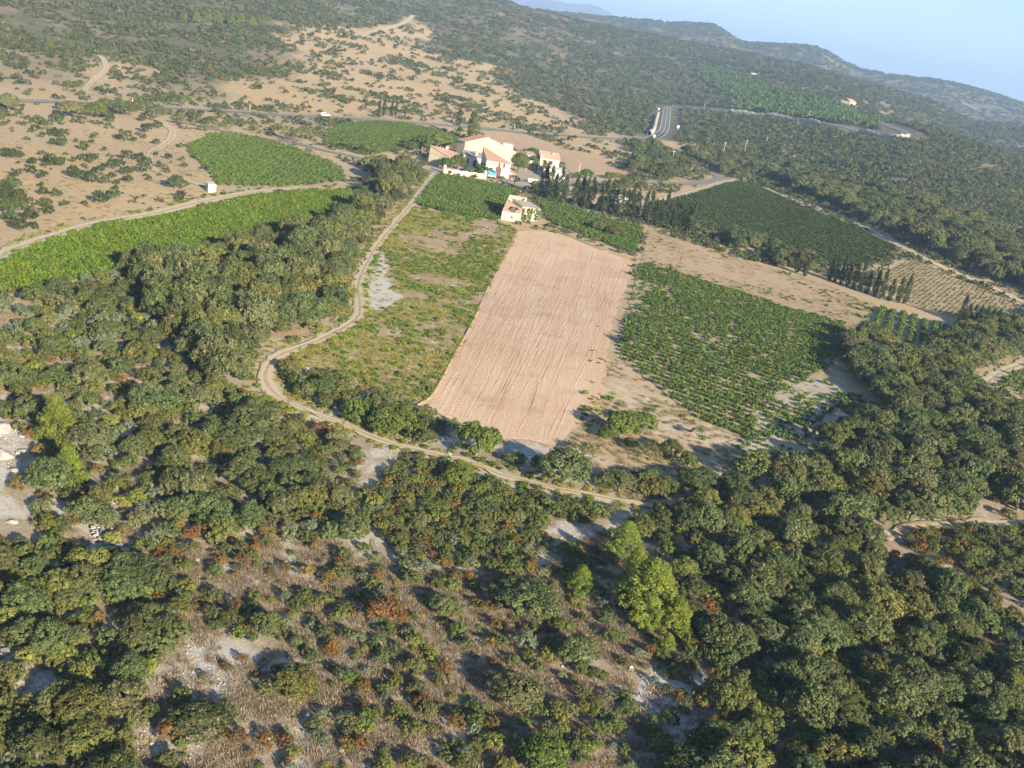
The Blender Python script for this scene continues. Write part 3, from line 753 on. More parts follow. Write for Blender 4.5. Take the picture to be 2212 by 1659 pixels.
for nm, mt in (('vine', 'vine'), ('vine_dark', 'vine_dark'), ('vine_yellow', 'vine_yellow')):
    variants(nm, 5, lambda r, i, mt=mt: f_vine(r, i, mt))
variants('weed', 5, f_weed)
variants('tuft', 5, f_tuft)
variants('scrub_far', 8, lambda r, i: f_low(r, i, ('scrub', 'scrub', 'juniper', 'shrub_grey', 'scrub', 'oak', 'scrub', 'juniper')[i], 16, 10, .18))
variants('rust_far', 3, lambda r, i: f_low(r, i, 'rust', 11, 9, .2))
variants('pine_low', 4, lambda r, i: f_low(r, i, 'pine_far', 14, 9, .22))

def trunk_mesh(kind, h, r, limbs, lean=.1):
    bm = bmesh.new(); rng = np.random.default_rng(len(kind) + int(h * 10))
    p = Vector((0, 0, -.15)); q = Vector((rng.normal(0, lean), rng.normal(0, lean), h * .5)); e = Vector((q.x * 1.4, q.y * 1.2, h))
    add_tube(bm, p, q, r, r * .75, 7); add_tube(bm, q, e, r * .75, r * .4, 7)
    for k in range(limbs):
        a = k * 2.4; add_tube(bm, q.lerp(e, .3 + .15 * (k % 4)), e + Vector((math.cos(a) * h * .55, math.sin(a) * h * .55, h * .25 * (k % 3))), r * .42, r * .12, 5)
    return bm_mesh('trunk', bm, M['bark'])
TRUNK = {'holm_oak': trunk_mesh('oak', .75, .09, 6), 'broadleaf_tree': trunk_mesh('broad', .75, .09, 6), 'pine_tree': trunk_mesh('pine', 1.7, .055, 0, .03),
         'cypress_tree': trunk_mesh('cyp', 2.6, .06, 0, .01), 'poplar_tree': trunk_mesh('pop', 2.6, .06, 0, .01), 'almond_tree': trunk_mesh('alm', .75, .06, 7, .15), 'umbrella_pine': trunk_mesh('umb', 1.25, .06, 6, .04)}

# ------------------------------------------------------------------ planting
PLANTS = []         # (kind, x, y, sx, sy, sz, rz, zone)
def plant(kind, x, y, s, zone, sq=None, rng=RNG, zs=1.0):
    a = sq if sq else rng.uniform(.85, 1.18)
    PLANTS.append((kind, float(x), float(y), s * a, s / a * rng.uniform(.95, 1.05), s * rng.uniform(.85, 1.15) * zs, rng.uniform(0, 6.28), zone))
def clear_of(x, y, r, fields=True, pad=.6, skip=()):
    ok = np.ones(x.shape, bool)
    if fields:
        for k, p in FW.items():
            if k in skip: continue
            ok &= ~inpoly(x, y, p)
            P = np.array(p)                       # keep crowns off the field edge
    for k, (ln, w) in LW.items():
        if k in skip: continue
        x0, y0 = ln.min(0) - 8; x1, y1 = ln.max(0) + 8
        near = (x > x0) & (x < x1) & (y > y0) & (y < y1) & ok
        ii = np.where(near)[0]
        for a in range(0, len(ii), 4000):
            s = ii[a:a + 4000]
            dmin = np.full(len(s), 1e9)
            for q in range(0, len(ln), 400):
                L = ln[q:q + 400]
                dmin = np.minimum(dmin, np.sqrt(((x[s, None] - L[None, :, 0]) ** 2 + (y[s, None] - L[None, :, 1]) ** 2).min(1)))
            ok[s] &= dmin > w + np.broadcast_to(r, x.shape)[s] * (pad * {'track_pale': .3, 'track_red': .7, 'track_lower': .6}.get(k, 1.0))
    return ok
ZONES = [   # survey outline, spacing, keep, {kind: (weight, rmin, rmax)}, zone key
 ('wood_left', [(225, 600), (330, 556), (480, 515), (600, 495), (700, 478), (768, 455), (800, 402), (860, 372), (915, 378), (885, 425), (845, 468), (790, 530), (755, 590), (745, 650), (735, 690), (640, 742), (580, 770), (560, 800), (560, 860), (480, 840), (420, 760), (340, 705), (330, 650), (300, 612)], 3.3, .96,
  {'holm_oak': (10, 1.6, 3.3), 'garrigue_shrub': (3.5, .9, 1.7), 'rust_shrub': (.3, .6, 1.1)}),
 ('thicket_left', [(-60, 660), (0, 640), (120, 622), (240, 592), (300, 612), (330, 650), (340, 705), (420, 760), (330, 760), (200, 765), (-60, 790)], 2.3, .70,
  {'holm_oak': (1.6, 1.3, 2.2), 'garrigue_shrub': (5, .8, 1.7), 'silver_shrub': (2.0, .8, 1.5), 'rust_shrub': (.6, .6, 1.1)}),
 ('slope_left', [(-80, 790), (200, 765), (330, 760), (420, 760), (480, 840), (560, 865), (600, 880), (700, 925), (760, 950), (790, 1040), (795, 1110), (790, 1180), (640, 1190), (520, 1150), (420, 1200), (300, 1190), (200, 1130), (80, 1150), (80, 960), (-80, 860)], 2.0, .93,
  {'holm_oak': (2.0, 1.3, 2.3), 'garrigue_shrub': (6.5, .7, 1.4), 'rust_shrub': (2.2, .5, 1.1), 'silver_shrub': (1.0, .6, 1.2)}),
 ('thicket_middle', [(800, 1065), (880, 985), (1000, 1010), (1020, 1035), (1160, 1075), (1330, 1100), (1300, 1130), (1200, 1130), (1190, 1190), (1150, 1240), (960, 1230), (850, 1200), (805, 1130)], 1.25, .97,
  {'garrigue_shrub': (9, .55, 1.1), 'rust_shrub': (2.6, .4, .9), 'silver_shrub': (.5, .5, 1.0)}),
 ('wood_right', [(1835, 745), (1880, 738), (1940, 775), (2000, 765), (2050, 735), (2130, 700), (2300, 680), (2300, 740), (2160, 790), (2110, 830), (2125, 870), (2160, 910), (2300, 950), (2300, 1129), (2070, 1131), (1925, 1155), (1900, 1168), (1800, 1130), (1690, 1075), (1580, 1055), (1650, 1030), (1780, 1020), (1800, 970), (1860, 925), (1915, 895), (1880, 850), (1835, 810), (1822, 780)], 3.2, .98,
  {'holm_oak': (10, 1.9, 3.2), 'garrigue_shrub': (1.2, 1.0, 1.6)}),
 ('wood_foreground', [(1400, 1095), (1580, 1060), (1690, 1080), (1900, 1176), (1930, 1194), (2082, 1267), (2300, 1390), (2400, 1659), (2450, 1900), (1480, 1900), (1510, 1560), (1500, 1480), (1470, 1400), (1475, 1300), (1420, 1190), (1350, 1130)], 1.75, .95,
  {'holm_oak': (2.6, 1.2, 2.4), 'garrigue_shrub': (6, .7, 1.5), 'rust_shrub': (2.4, .5, 1.1), 'silver_shrub': (.4, .6, 1.1)}),
 ('thicket_right', [(1932, 1178), (1985, 1147), (2074, 1137), (2300, 1134), (2300, 1368), (2141, 1287), (2000, 1213)], 1.6, .95,
  {'garrigue_shrub': (6, .7, 1.3), 'rust_shrub': (3.2, .5, 1.0)}),
 ('slope_corner', [(-80, 1190), (60, 1170), (150, 1190), (250, 1215), (300, 1250), (390, 1300), (400, 1380), (330, 1470), (320, 1560), (300, 1700), (280, 1900), (-120, 1900)], 1.55, .92,
  {'holm_oak': (1.4, 1.1, 1.9), 'garrigue_shrub': (8, .6, 1.3), 'rust_shrub': (2.4, .4, .95), 'silver_shrub': (.4, .5, .9)}),
 ('slope_corner', [(60, 1105), (200, 1128), (300, 1185), (430, 1195), (320, 1265), (240, 1215), (90, 1195)], 1.6, .72, {'garrigue_shrub': (7, .6, 1.2), 'rust_shrub': (2, .4, .9), 'holm_oak': (1, 1.1, 1.7)}),
 ('wall_shrubs', [(1180, 486), (1240, 503), (1310, 534), (1362, 552), (1360, 568), (1300, 550), (1230, 520), (1172, 502)], 3.0, .7, {'garrigue_shrub': (4, .6, 1.3), 'rust_shrub': (2, .5, .9)}),
 ('slope_open', [(300, 1200), (420, 1205), (520, 1155), (640, 1195), (790, 1185), (850, 1205), (960, 1235), (1150, 1245), (1200, 1190), (1300, 1150), (1400, 1200), (1440, 1300), (1500, 1400), (1520, 1560), (1480, 1900), (270, 1900), (310, 1600), (330, 1480), (400, 1380), (390, 1300)], 1.3, .46,
  {'garrigue_shrub': (6.5, .28, 1.05), 'rust_shrub': (2.8, .28, .9), 'silver_shrub': (1.0, .3, .8)}),
 ('bank_field', [(615, 782), (700, 815), (790, 840), (870, 865), (880, 890), (930, 900), (985, 925), (950, 960), (880, 955), (800, 930), (700, 890), (640, 862), (612, 830)], 2.0, .72,
  {'garrigue_shrub': (6, .8, 1.7), 'holm_oak': (1.2, 1.3, 1.8), 'rust_shrub': (.3, .5, .9)}),
 ('bank_right', [(1290, 1040), (1380, 1030), (1480, 1040), (1580, 1050), (1500, 1075), (1400, 1085), (1300, 1065)], 2.2, .9, {'garrigue_shrub': (6, .9, 1.6), 'holm_oak': (2, 1.4, 2.0)}),
 ('oaks_far_right', [(1600, 375), (1680, 395), (1760, 432), (1900, 495), (2020, 548), (2141, 605), (2300, 670), (2300, 560), (2100, 480), (1950, 430), (1800, 395), (1700, 365)], 5.0, .97,
  {'holm_oak': (10, 2.6, 4.6), 'garrigue_shrub': (1, 1.5, 2.2)}),
 ('roadside', [(1370, 318), (1420, 312), (1450, 335), (1510, 368), (1535, 383), (1480, 392), (1400, 390), (1350, 372)], 5.5, .62, {'holm_oak': (6, 2.2, 3.8), 'almond_tree': (2, 2.0, 3.0)}),
 ('roadside', [(1455, 318), (1500, 335), (1580, 345), (1650, 365), (1600, 385), (1560, 380), (1500, 345)], 5.5, .8, {'holm_oak': (6, 2.2, 3.8)}),
 ('hedge_back', [(1225, 383), (1300, 380), (1390, 392), (1395, 415), (1340, 415), (1260, 402)], 4.5, .75, {'holm_oak': (3, 1.8, 3.0), 'broadleaf_tree': (4, 1.8, 2.8), 'almond_tree': (2, 1.6, 2.4)}),
 ('hedge_row', [(1590, 500), (1640, 512), (1700, 545), (1770, 575), (1760, 600), (1690, 580), (1600, 545), (1560, 525)], 4.0, .85, {'holm_oak': (8, 1.7, 2.9), 'almond_tree': (1, 1.5, 2.2)}),
 ('lane_trees', [(790, 345), (850, 365), (905, 368), (880, 400), (830, 400), (800, 385)], 4.5, .85, {'holm_oak': (5, 2.0, 3.2), 'garrigue_shrub': (3, 1.2, 2.0)}),
 ('road_trees', [(60, 232), (120, 226), (240, 232), (340, 240), (345, 258), (250, 270), (180, 262), (90, 256)], 6.0, .6, {'holm_oak': (5, 2.0, 3.6), 'almond_tree': (2, 2, 3), 'juniper_bush': (3, 1.2, 2.2)}),
]
ZW = {}
for key, poly, sp, keep, kinds in ZONES:
    W = [(v.x, v.y) for v in GP(poly)]
    ZW.setdefault(key, []).append(W)
    P = np.array(W); x0, y0 = P.min(0); x1, y1 = P.max(0)
    gx, gy = np.meshgrid(np.arange(x0, x1, sp), np.arange(y0, y1, sp * .87))
    gx[1::2] += sp / 2
    gx = gx.ravel() + RNG.uniform(-.42, .42, gx.size) * sp; gy = gy.ravel() + RNG.uniform(-.42, .42, gy.size) * sp
    k = inpoly(gx, gy, W)
    if key == 'slope_open': k &= RNG.uniform(size=gx.size) < np.clip(keep * (.25 + 1.7 * vnoise(gx, gy, 7, 11)) , 0, 1)
    elif key == 'thicket_left': k &= RNG.uniform(size=gx.size) < np.clip(keep * (.3 + 1.5 * vnoise(gx, gy, 12, 5)), 0, 1)
    else: k &= RNG.uniform(size=gx.size) < keep
    gx, gy = gx[k], gy[k]
    names = list(kinds); wts = np.array([kinds[n][0] for n in names]); wts = wts / wts.sum()
    ch = RNG.choice(len(names), len(gx), p=wts)
    if 'rust_shrub' in names:                       # rust shrubs stand in drifts
        dr = vnoise(gx, gy, 9, 23)
        ch = np.where((dr < .42) & (ch == names.index('rust_shrub')), names.index('garrigue_shrub'), ch)
    rad = np.array([RNG.uniform(kinds[names[c]][1], kinds[names[c]][2]) for c in ch])
    ok = clear_of(gx, gy, rad, pad=.85)
    inrock = np.zeros(len(gx), bool)
    for rp in rockw: inrock |= inpoly(gx, gy, rp)
    ok &= ~(inrock & (RNG.uniform(size=len(gx)) < .6))
    for x, y, c, r in zip(gx[ok], gy[ok], ch[ok], rad[ok]): plant(names[c], x, y, r, key, zs=1.35 if key == 'wood_left' and names[c] == 'holm_oak' else 1.0)

_ONE = ['', 'first', 'second', 'third', 'fourth', 'fifth', 'sixth', 'seventh', 'eighth', 'ninth', 'tenth', 'eleventh', 'twelfth', 'thirteenth', 'fourteenth', 'fifteenth', 'sixteenth', 'seventeenth', 'eighteenth', 'nineteenth']
def ordinal(n):
    if n == 1: return 'nearest'
    if n < 20: return _ONE[n] + ' nearest'
    t_ = {2: 'twent', 3: 'thirt', 4: 'fort', 5: 'fift', 6: 'sixt', 7: 'sevent', 8: 'eight'}[n // 10]
    return (t_ + 'ieth' if n % 10 == 0 else t_ + 'y-' + _ONE[n % 10]) + ' nearest'
SINGLE = []         # hand surveyed trees: kind, base fx, fy, crown width in survey px, zone/label
def single(kind, fx, fy, wpx, label, zs=1.0, group=None, cat=None):
    p = G(fx, fy); s = wpx / 2 / fpx(p)
    SINGLE.append((kind, p.x, p.y, s, label, zs, group, cat))
zf = lambda a, b: (a * .336, b * .336)
BUSH = [(1015,805,30),(935,830,35),(1000,912,24),(925,880,18),(800,880,40),(750,880,16),(862,897,20),(600,880,17),(350,855,36),(400,860,34),(395,915,35),(340,915,25),(270,872,20),(540,945,30),(60,985,40),(110,990,36),(320,1030,38),(385,1045,36),(200,1095,35),(270,1125,30),(100,1120,28),(540,1010,36),(590,1020,36),(810,1000,35),(890,1010,36),(935,1035,34),(925,1080,42),(1000,990,17),(1077,1005,26),(1023,1062,23),(1070,1100,23),(1185,1058,22),(715,1060,36),(770,1055,36),(630,1100,42),(470,1110,42),(520,1125,44),(590,1150,42),(715,1125,25),(820,1150,32),(805,1100,36),(960,1150,20),(670,1165,28),(750,1170,22),(740,1210,20),(265,1190,22),(280,1235,32),(360,1240,34),(635,1275,46),(715,1255,42),(415,1308,26),(545,1305,18),(1160,1255,32),(80,1180,48),(40,1240,52),(120,1260,50),(150,1320,52),(60,1330,56),(60,1400,50),(200,1390,46),(290,1300,36),(310,1350,38),(120,1450,48),(10,1300,50),(210,1040,28),(670,962,16),(490,905,17),(470,1030,20),(1315,1255,14),(1440,1245,15),(210,1450,30)]
for a, b, r in BUSH:
    fx, fy = zf(a, b + r * .75); p = G(fx, fy)
    PLANTS.append(('juniper_bush', p.x, p.y, r * .336 / fpx(p) * RNG.uniform(.95, 1.1), r * .336 / fpx(p), r * .336 / fpx(p) * RNG.uniform(1.15, 1.4), RNG.uniform(0, 6.28), 'dry_slope'))
# trees that stand out in the photograph
single('broadleaf_tree', 1028, 985, 104, 'large round bright green tree at the foot of the ploughed field')
single('holm_oak', 1212, 1045, 130, 'wide dark oak spreading over the pale track below the ploughed field', .8)
single('broadleaf_tree', 1338, 945, 72, 'taller of the two trees casting shadows onto the ploughed field', 1.15)
single('broadleaf_tree', 1385, 935, 62, 'rounded tree just right of the pair by the ploughed field corner', 1.05)
single('broadleaf_tree', 1310, 950, 40, 'small leafy tree left of the pair at the ploughed field corner')
single('broadleaf_tree', 1363, 968, 33, 'small round bright green tree below the pair of trees')
single('almond_tree', 1268, 995, 52, 'pale olive green tree on the white ground below the ploughed field')
single('almond_tree', 1400, 995, 50, 'pale rounded bush between the tree pair and the thicket')
single('holm_oak', 1447, 985, 52, 'dark bush with its shadow on the pale bank')
single('broadleaf_tree', 1482, 1010, 42, 'yellowish green tree on the pale bank above the thicket', 1.2)
single('almond_tree', 1506, 948, 34, 'small grey green olive tree below the large vineyard')
single('almond_tree', 1824, 886, 19, 'tiny lone olive tree in the pale vineyard corner', 1.3)
single('juniper_bush', 1357, 745, 36, 'lone dark round bush on the left edge of the large vineyard', 1.1)
single('broadleaf_tree', 835, 935, 92, 'large leafy bush at the lower left of the ploughed field')
single('broadleaf_tree', 770, 910, 70, 'broad bush between the track bend and the fallow field')
single('almond_tree', 925, 930, 40, 'small bush at the left foot of the ploughed field')
single('garrigue_shrub', 1110, 1000, 60, 'low dark bush behind the round bright tree', .7, None, 'shrub')
single('broadleaf_tree', 985, 1045, 62, 'bright green bush below the dirt track')
single('pine_tree', 118, 958, 104, 'tall yellow green pine above the pale rocks')
single('pine_tree', 146, 1048, 96, 'shorter bright pine below the tall pine by the rocks', .92)
single('pine_tree', 1388, 1335, 205, 'biggest pine of the bright green pine clump', .66)
single('pine_tree', 1345, 1200, 112, 'yellow green pine at the back of the pine clump', .7)
single('pine_tree', 1420, 1300, 90, 'tall pale pine just right of the biggest pine', 1.0)
single('pine_tree', 1365, 1265, 96, 'tall pine behind the biggest pine', .95)
single('pine_tree', 1250, 1278, 84, 'bright young pine standing apart left of the pine clump', .75)
single('pine_tree', 1345, 1305, 40, 'slim young pine at the left foot of the pine clump')
single('pine_tree', 1395, 1360, 82, 'bright pine in front of the biggest pine')
single('pine_tree', 1452, 1368, 112, 'dense pine on the right of the pine clump', .75)
single('pine_tree', 1438, 1410, 56, 'small pine at the front tip of the pine clump', .8)
single('pine_tree', 1448, 1455, 26, 'tiny bright pine sapling below the pine clump')
single('pine_tree', 1515, 1345, 26, 'slim pine sapling right of the pine clump')
single('holm_oak', 575, 1372, 74, 'round pale green bushy oak in the middle of the left slope')
single('holm_oak', 1115, 1520, 120, 'wide low oak bush on the open stony slope', .7)
single('holm_oak', 1235, 1425, 86, 'grey green oak bush on the stony slope below the pines', .8)
single('silver_shrub', 1130, 1400, 62, 'silvery shrub in the middle of the stony slope', 1, None, 'shrub')
single('broadleaf_tree', 1170, 1655, 100, 'dark glossy tree at the bottom edge of the picture', .9)
single('holm_oak', 1125, 1320, 150, 'broad thicket oak on the knoll above the stony slope', .6)
single('holm_oak', 960, 1325, 70, 'green oak bush beside the footpath bend', .8)
single('silver_shrub', 620, 1165, 60, 'pale silvery shrub above the dry bank', 1, None, 'shrub')
single('rust_shrub', 820, 1340, 96, 'large rust brown shrub beside the footpath', .9, None, 'shrub')
single('rust_shrub', 370, 1590, 66, 'round orange brown shrub on the white stony patch', .9, None, 'shrub')
single('holm_oak', 640, 1395, 30, 'small fresh green bush on the open left slope')
single('holm_oak', 430, 1575, 120, 'dark low oak below the white stony patch', .55)
single('holm_oak', 635, 1495, 100, 'dark green oak bush right of the white stony patch', .7)
single('holm_oak', 420, 690, 150, 'biggest rounded oak of the left wood', .85)
single('holm_oak', 330, 890, 100, 'round pale oak in the middle of the left slope wood', .85)
single('holm_oak', 545, 940, 110, 'grey green oak below the bend of the dirt track', .8)
single('rust_shrub', 40, 1055, 40, 'reddish brown shrub beside the pale rocks', 1, None, 'shrub')
# near the farm
single('poplar_tree', 1018, 306, 30, 'tall poplar behind the big barn', .66)
single('cypress_tree', 990, 272, 18, 'grey green conifer on the far side of the road', .6)
for i, (x, y, w, nm) in enumerate([(818, 250, 12, 'leftmost'), (828, 250, 13, 'second from left'), (845, 251, 12, 'third from left'), (854, 251, 11, 'fourth from left'), (874, 252, 8, 'slim rightmost')]):
    single('cypress_tree', x, y, w, nm + ' dark cypress of the row of five beside the road', .85)
single('broadleaf_tree', 1120, 374, 40, 'tall yellow green tree between the two farm buildings', 1.5)
single('broadleaf_tree', 1158, 368, 38, 'leafy tree in front of the farm balcony', 1.2)
single('broadleaf_tree', 1176, 378, 28, 'pale green tree beside the white annex', 1.3)
single('broadleaf_tree', 1150, 342, 34, 'leafy tree behind the house with the balcony', .9)
single('broadleaf_tree', 988, 366, 36, 'narrow garden tree in front of the small tiled house', 1.2)
single('broadleaf_tree', 962, 366, 36, 'garden tree at the left end of the garden wall', 1.0)
single('broadleaf_tree', 1015, 372, 30, 'low bushy garden tree behind the garden wall', .55)
single('broadleaf_tree', 1050, 378, 52, 'wide garden tree in front of the tiled farmhouse', .62)
single('broadleaf_tree', 1034, 380, 20, 'bright small bush behind the garden wall', .6)
single('weed', 1008, 331, 14, 'yellow shrub against the barn wall', 2.2, None, 'shrub')
single('garrigue_shrub', 1086, 388, 16, 'low hedge bush before the lean-to', .8, None, 'shrub')
single('almond_tree', 1110, 402, 24, 'pale bare tree beside the yard entrance', 1.2)
single('broadleaf_tree', 945, 326, 56, 'large yellow green tree left of the barn', 1.0)
single('broadleaf_tree', 912, 325, 48, 'rounded tree beside the lane vineyard', .95)
single('broadleaf_tree', 885, 324, 36, 'leafy tree at the edge of the back vineyard', .7)
single('almond_tree', 800, 336, 50, 'grey bushy tree beside the farm lane', .7)
single('almond_tree', 760, 326, 44, 'low tree on the farm lane verge', .7)
single('holm_oak', 1295, 500, 46, 'dark oak standing in the vineyard by the ruin', .8)
single('holm_oak', 1325, 510, 40, 'second dark oak on the vineyard edge by the ruin', .8)
single('garrigue_shrub', 1190, 492, 30, 'dry brown bush beside the ruin', .5, None, 'shrub')
single('juniper_bush', 1507, 528, 14, 'small round bush below the cypress row', 1, None, 'shrub')
single('umbrella_pine', 398, 234, 26, 'umbrella shaped pine on the roadside, most distinct of its row', 1.0)
single('umbrella_pine', 356, 236, 22, 'umbrella pine left of the distinct roadside pine', .9)
single('umbrella_pine', 314, 236, 20, 'umbrella pine furthest left of the roadside row', .9)
single('umbrella_pine', 476, 240, 14, 'small roadside pine right of the umbrella pines', .8)
single('umbrella_pine', 557, 246, 12, 'small green tree close to the white car', .9)
single('umbrella_pine', 595, 249, 12, 'tree nearest to the white car', .9)
for i, (x, y, w, nm) in enumerate([(618, 305, 40, 'leftmost'), (652, 312, 42, 'middle'), (672, 305, 34, 'rightmost')]):
    single('almond_tree', x, y, w, nm + ' of three thin almond trees beside the farm lane', 1.0)
for i, (x, y, w) in enumerate([(390, 270, 22), (420, 272, 14), (437, 284, 20), (470, 280, 26), (495, 280, 24), (524, 275, 20), (543, 285, 20), (534, 254, 18), (648, 262, 18), (727, 265, 16)]):
    single('almond_tree', x, y, w, ordinal(i + 1).replace(' nearest', '').replace('nearest', 'first') + ' thin almond tree in turn between the road and farm lane', .9, 'almond trees between road and lane')
single('holm_oak', 18, 240, 44, 'round dark oak at the left edge by the road')
single('holm_oak', 380, 408, 42, 'bushy oak left of the white shed', .9)
for (x, y, w, nm) in [(230, 236, 34, 'widest'), (258, 236, 30, 'second widest')]:
    single('holm_oak', x, y, w, nm + ' oak of the clump beside the road', .9)
single('pine_tree', 1752, 408, 24, 'bright green pine standing out among the oaks by the dark vineyard', .8)
single('pine_tree', 107, 112, 28, 'yellow green pine on the far left hillside', .8)
single('pine_tree', 555, 190, 24, 'bright pine on the edge of the far scrub', .6)
for k, (x, y) in enumerate([(395, 48), (425, 50), (450, 46), (470, 50), (500, 56), (520, 52), (545, 60), (565, 56)]):
    single('pine_tree', x, y, 26, ordinal(k + 1).replace(' nearest', '').replace('nearest', 'first') + ' bright pine from the left in the high hillside grove', .8, 'pines of the high grove')
# cypress rows
CYP = [(1163, 425), (1174, 428), (1184, 432), (1195, 434), (1205, 437), (1216, 438), (1240, 444), (1252, 446), (1262, 450), (1273, 452), (1292, 458), (1303, 461), (1314, 463), (1325, 466), (1337, 470), (1348, 472), (1358, 474), (1370, 477), (1388, 482), (1398, 485), (1409, 487), (1420, 490), (1431, 492), (1443, 494), (1455, 497), (1466, 500), (1478, 503), (1490, 507)]
for i, (x, y) in enumerate(CYP):
    single('cypress_tree', x, y, 21 + 5 * (i * 7 % 5) / 4, ordinal(i + 1).replace(' nearest', '').replace('nearest', 'first') + ' cypress from the farm end of the long windbreak row', .78 + .2 * (i * 5 % 7) / 7, 'cypresses of the long windbreak row')
for i, (x, y) in enumerate([(1555, 525), (1570, 530), (1588, 538), (1660, 565), (1675, 572), (1720, 590), (1738, 596)]):
    single('cypress_tree', x, y, 18, ordinal(i + 1).replace(' nearest', '').replace('nearest', 'first') + ' cypress from the farm end among the dark vineyard hedge oaks', .7, 'cypresses among the hedge oaks')
for i, (x, y) in enumerate([(1790, 606), (1802, 610), (1815, 614), (1830, 618), (1843, 624), (1855, 630), (1870, 634), (1888, 640), (1902, 646), (1920, 650), (1938, 654), (1953, 656)]):
    single('cypress_tree', x, y, 20, ordinal(i + 1).replace(' nearest', '').replace('nearest', 'first') + ' cypress from the upper end of the row beside the young vineyard', .72 + .12 * (i % 3), 'cypresses beside the young vineyard')
for i, (x, y) in enumerate([(2072, 700), (2085, 703), (2097, 706), (2110, 708), (2123, 710), (2136, 712), (2148, 714)]):
    single('cypress_tree', x, y, 22, ordinal(i + 1).replace(' nearest', '').replace('nearest', 'first') + ' cypress from the left of the short clump by the wide-row vineyard', .62 if i else .85, 'cypresses of the short dark clump')

# far scrub over the hills: one mass nobody could count
def polar_scatter(d0, d1, s0, az0, az1):
    out = []
    d = d0
    while d < d1:
        s = s0 * (d / 500) ** .76
        n = int(np.radians(az1 - az0) * d / s)
        a = np.radians(az0) + (np.arange(n) + RNG.uniform(-.45, .45, n) + RNG.uniform(0, 1)) * s / d
        dj = d + RNG.uniform(-.5, .5, n) * s
        out.append(np.column_stack([np.sin(a) * dj, np.cos(a) * dj, np.full(n, s)])); d += s
    return np.concatenate(out)
FP = polar_scatter(225, 3400, 2.75, -33, 30)
x, y, s = FP.T
dist = np.hypot(x, y)
sp_in = np.zeros(len(x), bool)
xw, yw = warp(x, y, 16)
for p in SPW: sp_in |= inpoly(xw, yw, p)
zone_in = np.zeros(len(x), bool)
for ps in ZW.values():
    for p in ps: zone_in |= inpoly(x, y, p)
cl = vnoise(x, y, 26, 31) * .55 + vnoise(x, y, 9, 37) * .45
keep = np.where(sp_in, np.clip((cl - .50) * 3.4, .05, .85), np.clip((cl - .30) * 4.0, .15, .95))
azd = np.degrees(np.arctan2(x, y))
keep = np.where((azd < 0) & ~sp_in & (dist > 420), np.clip((cl - .37) * 3.6, .08, .92), keep)
slope_r = (azd > 8) & (dist > 300) & (dist < 900)
keep = np.where(slope_r & ~sp_in, np.clip((cl - .25) * 4.0, .45, .93), keep)
low = (dist < 430) & (azd < 6)                     # valley floor left of the hedge
keep = np.where(low & ~sp_in, keep * .35, keep)
k = (RNG.uniform(size=len(x)) < keep) & ~zone_in & ~((dist < 300) & (azd > 12))
pinep = [(v.x, v.y) for v in GP([(1503, 147), (1553, 150), (1637, 180), (1724, 200), (1792, 220), (1839, 237), (1899, 268), (1882, 276), (1805, 267), (1704, 250), (1580, 238), (1583, 212), (1536, 184), (1499, 163)])]
inp = inpoly(x, y, pinep)
k &= ~inp
x, y, s, dist, sp_in = x[k], y[k], s[k], dist[k], sp_in[k]
ok = clear_of(x, y, s * .5, pad=1.2)
for nm_, rad_ in (('road_upper', 15.0), ('road_bend', 11.0), ('track_ridge', 6.0), ('road_main', 6.0)):
    L_ = LW[nm_][0][::3]
    for a_ in range(0, len(x), 5000):
        q_ = slice(a_, a_ + 5000); ok[q_] &= np.sqrt(((x[q_, None] - L_[None, :, 0]) ** 2 + (y[q_, None] - L_[None, :, 1]) ** 2).min(1)) > rad_
ok &= ~(inpoly(x, y, SPW[1]) & (RNG.uniform(size=len(x)) < .7))
for nm in ('strip',): ok &= ~inpoly(x, y, FW[nm])
x, y, s, dist, sp_in = x[ok], y[ok], s[ok], dist[ok], sp_in[ok]
FAR = (x, y, s * np.where(sp_in, RNG.uniform(.28, .68, len(x)), RNG.uniform(.30, .76, len(x))), dist)

